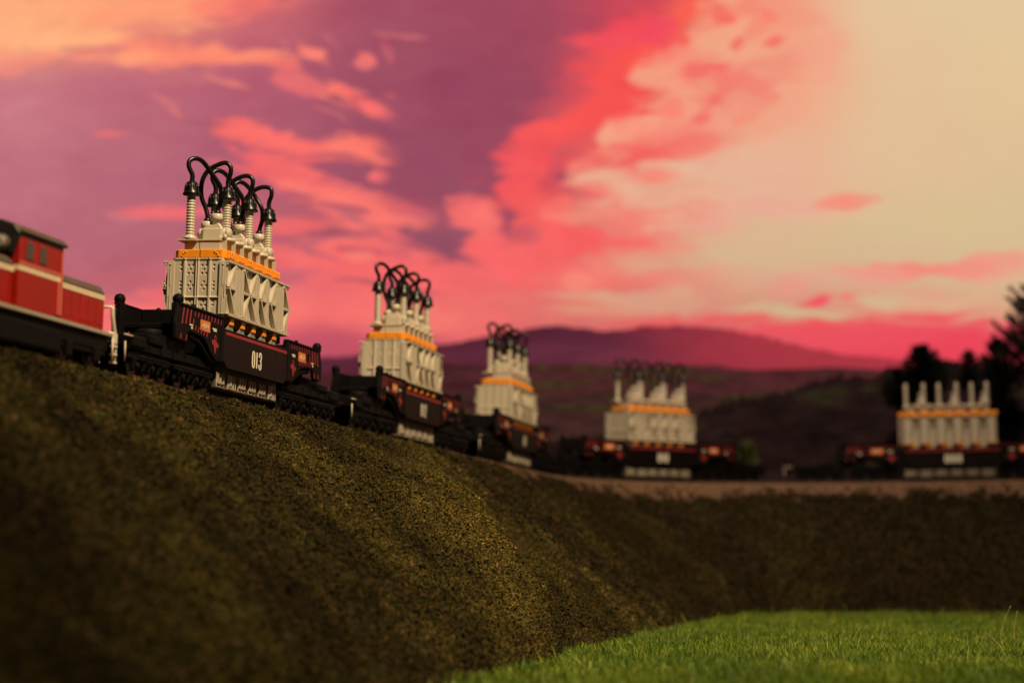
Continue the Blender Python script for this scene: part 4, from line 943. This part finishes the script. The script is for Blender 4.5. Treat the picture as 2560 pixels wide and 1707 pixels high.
        cb.lathe([(.03, 1.43), (.05, 1.47), (.05, 1.52), (.03, 1.56)], (sx * 3.12, -.42, 0), 10)
        cb.build("crossbeam", M_BLACK, t)
        # bolster that carries the arm on the two bogies
        bo = MB(); bo.prism([(sx * 2.15, .62), (sx * 5.9, .62), (sx * 6.35, .56), (sx * 6.35, .46), (sx * 2.15, .46)], -.46, .46, b=.015)
        bo.box(sx * 3.4, sx * 4.9, -.40, .40, .60, .86, b=.03); bo.lathe([(.26, .84), (.26, .98), (.18, 1.0)], (sx * 4.15, 0, 0), 18)
        for k in range(7): bo.box(sx * (2.4 + .58 * k), sx * (2.44 + .58 * k), -.475, .475, .47, .61)
        bo.build("bolster", M_BLACK, t)
        for cx in (2.95, 5.15):
            g = MB()
            for side in (-1, 1):
                g.prism([(sx * cx - 1.0, .40), (sx * cx - .75, .46), (sx * cx + .75, .46), (sx * cx + 1.0, .40), (sx * cx + 1.0, .32), (sx * cx - 1.0, .32)], side * .36, side * .42, b=.008)
                for k in (-1, 0, 1):
                    xx = sx * cx + .70 * k; g.box(xx - .09, xx + .09, side * .37, side * .45, .12, .34, b=.015)
                    g.lathe([(.06, 0), (.07, .02), (.05, .04)], (xx, side * .45 - (.04 if side < 0 else 0), .20), 10, 'y')
                for k in (-.35, .35):
                    for j in range(4): g.lathe([(.045, -.012), (.06, 0), (.045, .012)], (sx * cx + k, side * .43, .20 + .035 * j), 10)
            g.box(sx * cx - .9, sx * cx + .9, -.3, .3, .30, .45)
            go = g.build("bogie", M_BLACK, t)
            for k in (-1, 0, 1):
                xx = sx * cx + .70 * k; w = MB(); w.tube([(xx, -.36, .21), (xx, .36, .21)], .03, 8)
                for side in (-1, 1):
                    w.lathe([(.10, -.02), (.165, -.02), (.175, .035), (.21, .04), (.22, .055), (.205, .062), (.17, .062)][::1] if side > 0 else [(.17, -.062), (.205, -.062), (.22, -.055), (.21, -.04), (.175, -.035), (.165, .02), (.10, .02)], (xx, side * -.0 + side * .30, .21), 22, 'y')
                    w.lathe([(.165, 0), (.15, .012), (.10, .012), (.06, .03), (.03, .03)] if side > 0 else [(.03, -.03), (.06, -.03), (.10, -.012), (.15, -.012), (.165, 0)], (xx, side * .335, .21), 18, 'y')
                w.build("wheelset", M_WHEEL, go)
        cp = MB(); cp.box(sx * 6.3, sx * 6.62, -.07, .07, .34, .46, b=.02); cp.box(sx * 6.58, sx * 6.80, -.11, .10, .30, .48, b=.03); cp.build("coupler", M_BLACK, t)
        lv = MB(); lv.tube([(sx * 6.74, -.58, .64), (sx * 6.40, -.58, .64), (sx * 6.34, -.50, .58)], .017, 6); lv.tube([(sx * 6.70, -.58, .53), (sx * 6.70, -.58, .20)], .017, 6)
        lv.box(sx * 6.36, sx * 6.42, -.60, -.3, .5, .62, m=1)
        if sx < 0: lv.build("release_lever", [mat("grey_lever", (0.42, 0.35, 0.27), .5, .4, .05), M_BLACK], t)
        br = MB()
        for side in (-1, 1):
            br.tube([(sx * 2.2, side * .5, .36), (sx * 5.9, side * .5, .36)], .02, 6)
            br.box(sx * 5.55, sx * 6.2, side * .30, side * .50, .50, .70, b=.03); br.box(sx * 4.7, sx * 5.3, side * .38, side * .50, .62, .78, b=.03)
        br.build("brake_gear", M_BLACK, t)
    MB().box(-1.9, 1.9, -.25, .25, .02, .10, b=.01).build("belly_plate", M_MAROON, t)
    return t

wagon = make_wagon(); trafo = make_transformer(); trafo_plain = make_transformer(True)
NUM = ["013", "012", "011", "010", "008"]
WL = ["black wagon with white number 013, coupled right behind the red locomotive", "slightly blurred black wagon directly behind the wagon numbered 013", "middle of the five black wagons, just before the sharp curve",
      "black wagon on the far curve, seen at a slant, fourth from the red locomotive", "black wagon seen side on at the far right, below the conifers, last of the train"]
TL = ["sharp grey transformer with orange collar on the wagon numbered 013, the sharpest load", "slightly blurred grey transformer with black cable loops, second from the red locomotive", "blurred grey transformer in the middle of the row of five, its end wall facing us",
      "blurred grey transformer seen at a slant in front of the dark hillside", "transformer with bare posts and no black cables, side on at the far right"]
wag, tra = [], []
for k in range(5):
    w = wagon if k == 0 else copy_tree(wagon); tf = trafo if k == 0 else trafo_plain if k == 4 else copy_tree(trafo)
    w['label'] = WL[k]; tf['label'] = TL[k]; wag.append(w); tra.append(tf)
for k in range(5):
    place(wag[k], k * PITCHW); place(tra[k], k * PITCHW, ZRAIL + (.05, -.04, -.03, 0, 0)[k])
    beam = [c for c in wag[k].children if c.name.startswith("side_beam") and any(q.name.startswith("red_stripe") for q in c.children)][0]
    n = MB(); glyphs(n, NUM[k], -.24 if NUM[k].count('1') < 2 else -.18, .69, .125, .31, .125, -GY - .004, (.075, .036))
    n.build("number", M_WHITE, beam)

# ------------------------------------------------------------------ locomotive
def make_loco():
    t = empty("diesel_locomotive", "red diesel locomotive with cream line and grey roof at the head of the train", "locomotive")
    def hood(x0, x1, endx):
        h = MB(); h.box(x0, x1, -.43, .43, .63, 1.20, b=.02)
        h.prism([(-.43, 1.19), (-.43, 1.24), (-.36, 1.34), (.36, 1.34), (.43, 1.24), (.43, 1.19)], x0 + .01, x1 - .01, m=1, plane='yz', b=.01)
        n = int(abs(x1 - x0) / .32)
        for k in range(n):
            xx = x0 + .2 + k * .32
            h.box(xx, xx + .26, -.436, -.425, .70, 1.08, b=.004)
        h.box(x0 - .004, x1 + .004, -.438, .438, 1.115, 1.20, m=2)
        o = h.build("hood", [M_LOCO, M_ROOF, M_LSTRIPE], t)
        g = MB()
        for k in range(3): g.box(x0 + .3 + k * .55, x0 + .6 + k * .55, -.2, .2, 1.335, 1.37, b=.01)
        g.build("vent", M_ROOFD, o)
        return o
    hood(-9.10, -7.28, 1); hood(-13.9, -10.72, -1)
    c = MB(); c.box(-10.70, -9.12, -.50, .50, .62, 1.72, b=.015); c.box(-10.705, -9.115, -.506, .506, 1.155, 1.232, m=1)
    c.box(-10.68, -9.14, -.505, -.495, 1.24, 1.30, m=2)
    co = c.build("cab", [M_LOCO, M_LSTRIPE, mat("faded_red_ledge", (0.40, 0.09, 0.06), .5, .4, .05)], t)
    for x0, x1 in ((-10.48, -10.22), (-10.0, -9.76)):
        f = MB(); f.box(x0 - .02, x1 + .02, -.508, -.49, 1.33, 1.62, b=.006); fo = f.build("window", M_LOCO, t)
        MB().box(x0, x1, -.512, -.50, 1.35, 1.60).build("pane", M_GLASS, fo)
    rf = MB(); rf.prism([(-.54, 1.70), (-.55, 1.74), (-.46, 1.82), (-.25, 1.89), (.25, 1.89), (.46, 1.82), (.55, 1.74), (.54, 1.70)], -10.78, -9.06, plane='yz', b=.012)
    rf.prism([(-.54, 1.69), (-.45, 1.80), (-.25, 1.87), (.25, 1.87), (.45, 1.80), (.54, 1.69), (.44, 1.40), (-.44, 1.40)], -10.80, -10.72, m=1, plane='yz', b=.01)
    rf.build("roof", [M_ROOF, M_ROOFD], t)
    hl = MB(); hl.lathe([(.13, -.05), (.135, -.04), (.135, .04), (.12, .05)], (-10.84, -.27, 1.53), 20, 'x'); ho = hl.build("headlight", M_ROOF, t)
    ln = MB(); ln.lathe([(.02, -.075), (.07, -.07), (.105, -.052)], (-10.84, -.27, 1.53), 18, 'x'); ln.build("lens", M_LENS, ho)
    rb = MB(); rb.box(-14.0, -7.05, -.52, .52, .55, .615, b=.01); rb.build("running_board", mat("grey_running_board", (0.30, 0.25, 0.19), .5, .4, .08), t)
    fr = MB(); fr.box(-13.9, -7.15, -.46, .46, .30, .55, b=.02); fr.box(-11.6, -9.0, -.48, .48, .10, .45, b=.04); fr.box(-13.7, -7.2, -.25, .25, .04, .31, b=.02)
    fr.build("underframe", M_BLACK, t)
    dr = MB()
    dr.box(-9.30, -9.24, -.516, -.50, .66, 1.16); dr.box(-9.20, -9.14, -.516, -.50, .66, 1.62)
    dr.build("door_rails", mat("light_red_rail", (0.5, 0.10, 0.07), .45, .4, .05), t)
    for cx in (-8.15, -12.4):
        g = MB()
        for side in (-1, 1):
            g.box(cx - .95, cx + .95, side * .38, side * .45, .22, .40, b=.02)
            for k in (-.55, .55): g.box(cx + k - .11, cx + k + .11, side * .40, side * .49, .10, .34, b=.02)
        go = g.build("bogie", M_BLACK, t)
        for k in (-.55, .55):
            w = MB(); w.tube([(cx + k, -.36, .25), (cx + k, .36, .25)], .03, 8)
            for side in (-1, 1): w.lathe([(.12, -.03), (.25, -.03), (.26, .03), (.10, .035)], (cx + k, side * .32, .25), 22, 'y')
            w.build("wheelset", M_WHEEL, go)
    for yy in (-.50, .50):
        hr = MB()
        hr.tube(spline([(-7.10, yy, 1.04), (-7.08, yy, .88), (-7.02, yy, .72), (-6.95, yy, .58), (-6.94, yy, .44)], 5), .034, 8)
        hr.tube([(-7.10, yy, 1.04), (-7.10, yy * .5, 1.04)], .022, 6); hr.tube([(-7.10, yy * .5, 1.04), (-7.10, yy * .5, .60)], .02, 6)
        hr.tube([(-7.22, yy, .60), (-7.02, yy, .62), (-6.98, yy, .44)], .03, 8)
        hr.build("handrail", M_HANDRAIL, t)
    for side in (-1, 1):
        ld = MB()
        for xx in (-7.06, -6.93): ld.tube([(xx, side * .51, .60), (xx, side * .51, .14)], .02, 6)
        for zz in (.15, .28, .41): ld.box(-7.06, -6.93, side * .47, side * .54, zz - .016, zz + .016)
        ld.box(-7.07, -6.92, side * .49, side * .53, .46, .62)
        ld.build("step_ladder", M_HANDRAIL, t)
    cp = MB(); cp.box(-7.1, -6.86, -.08, .08, .32, .46, b=.02); cp.build("coupler", M_BLACK, t)
    return t
loco = make_loco(); place(loco, 0.0)
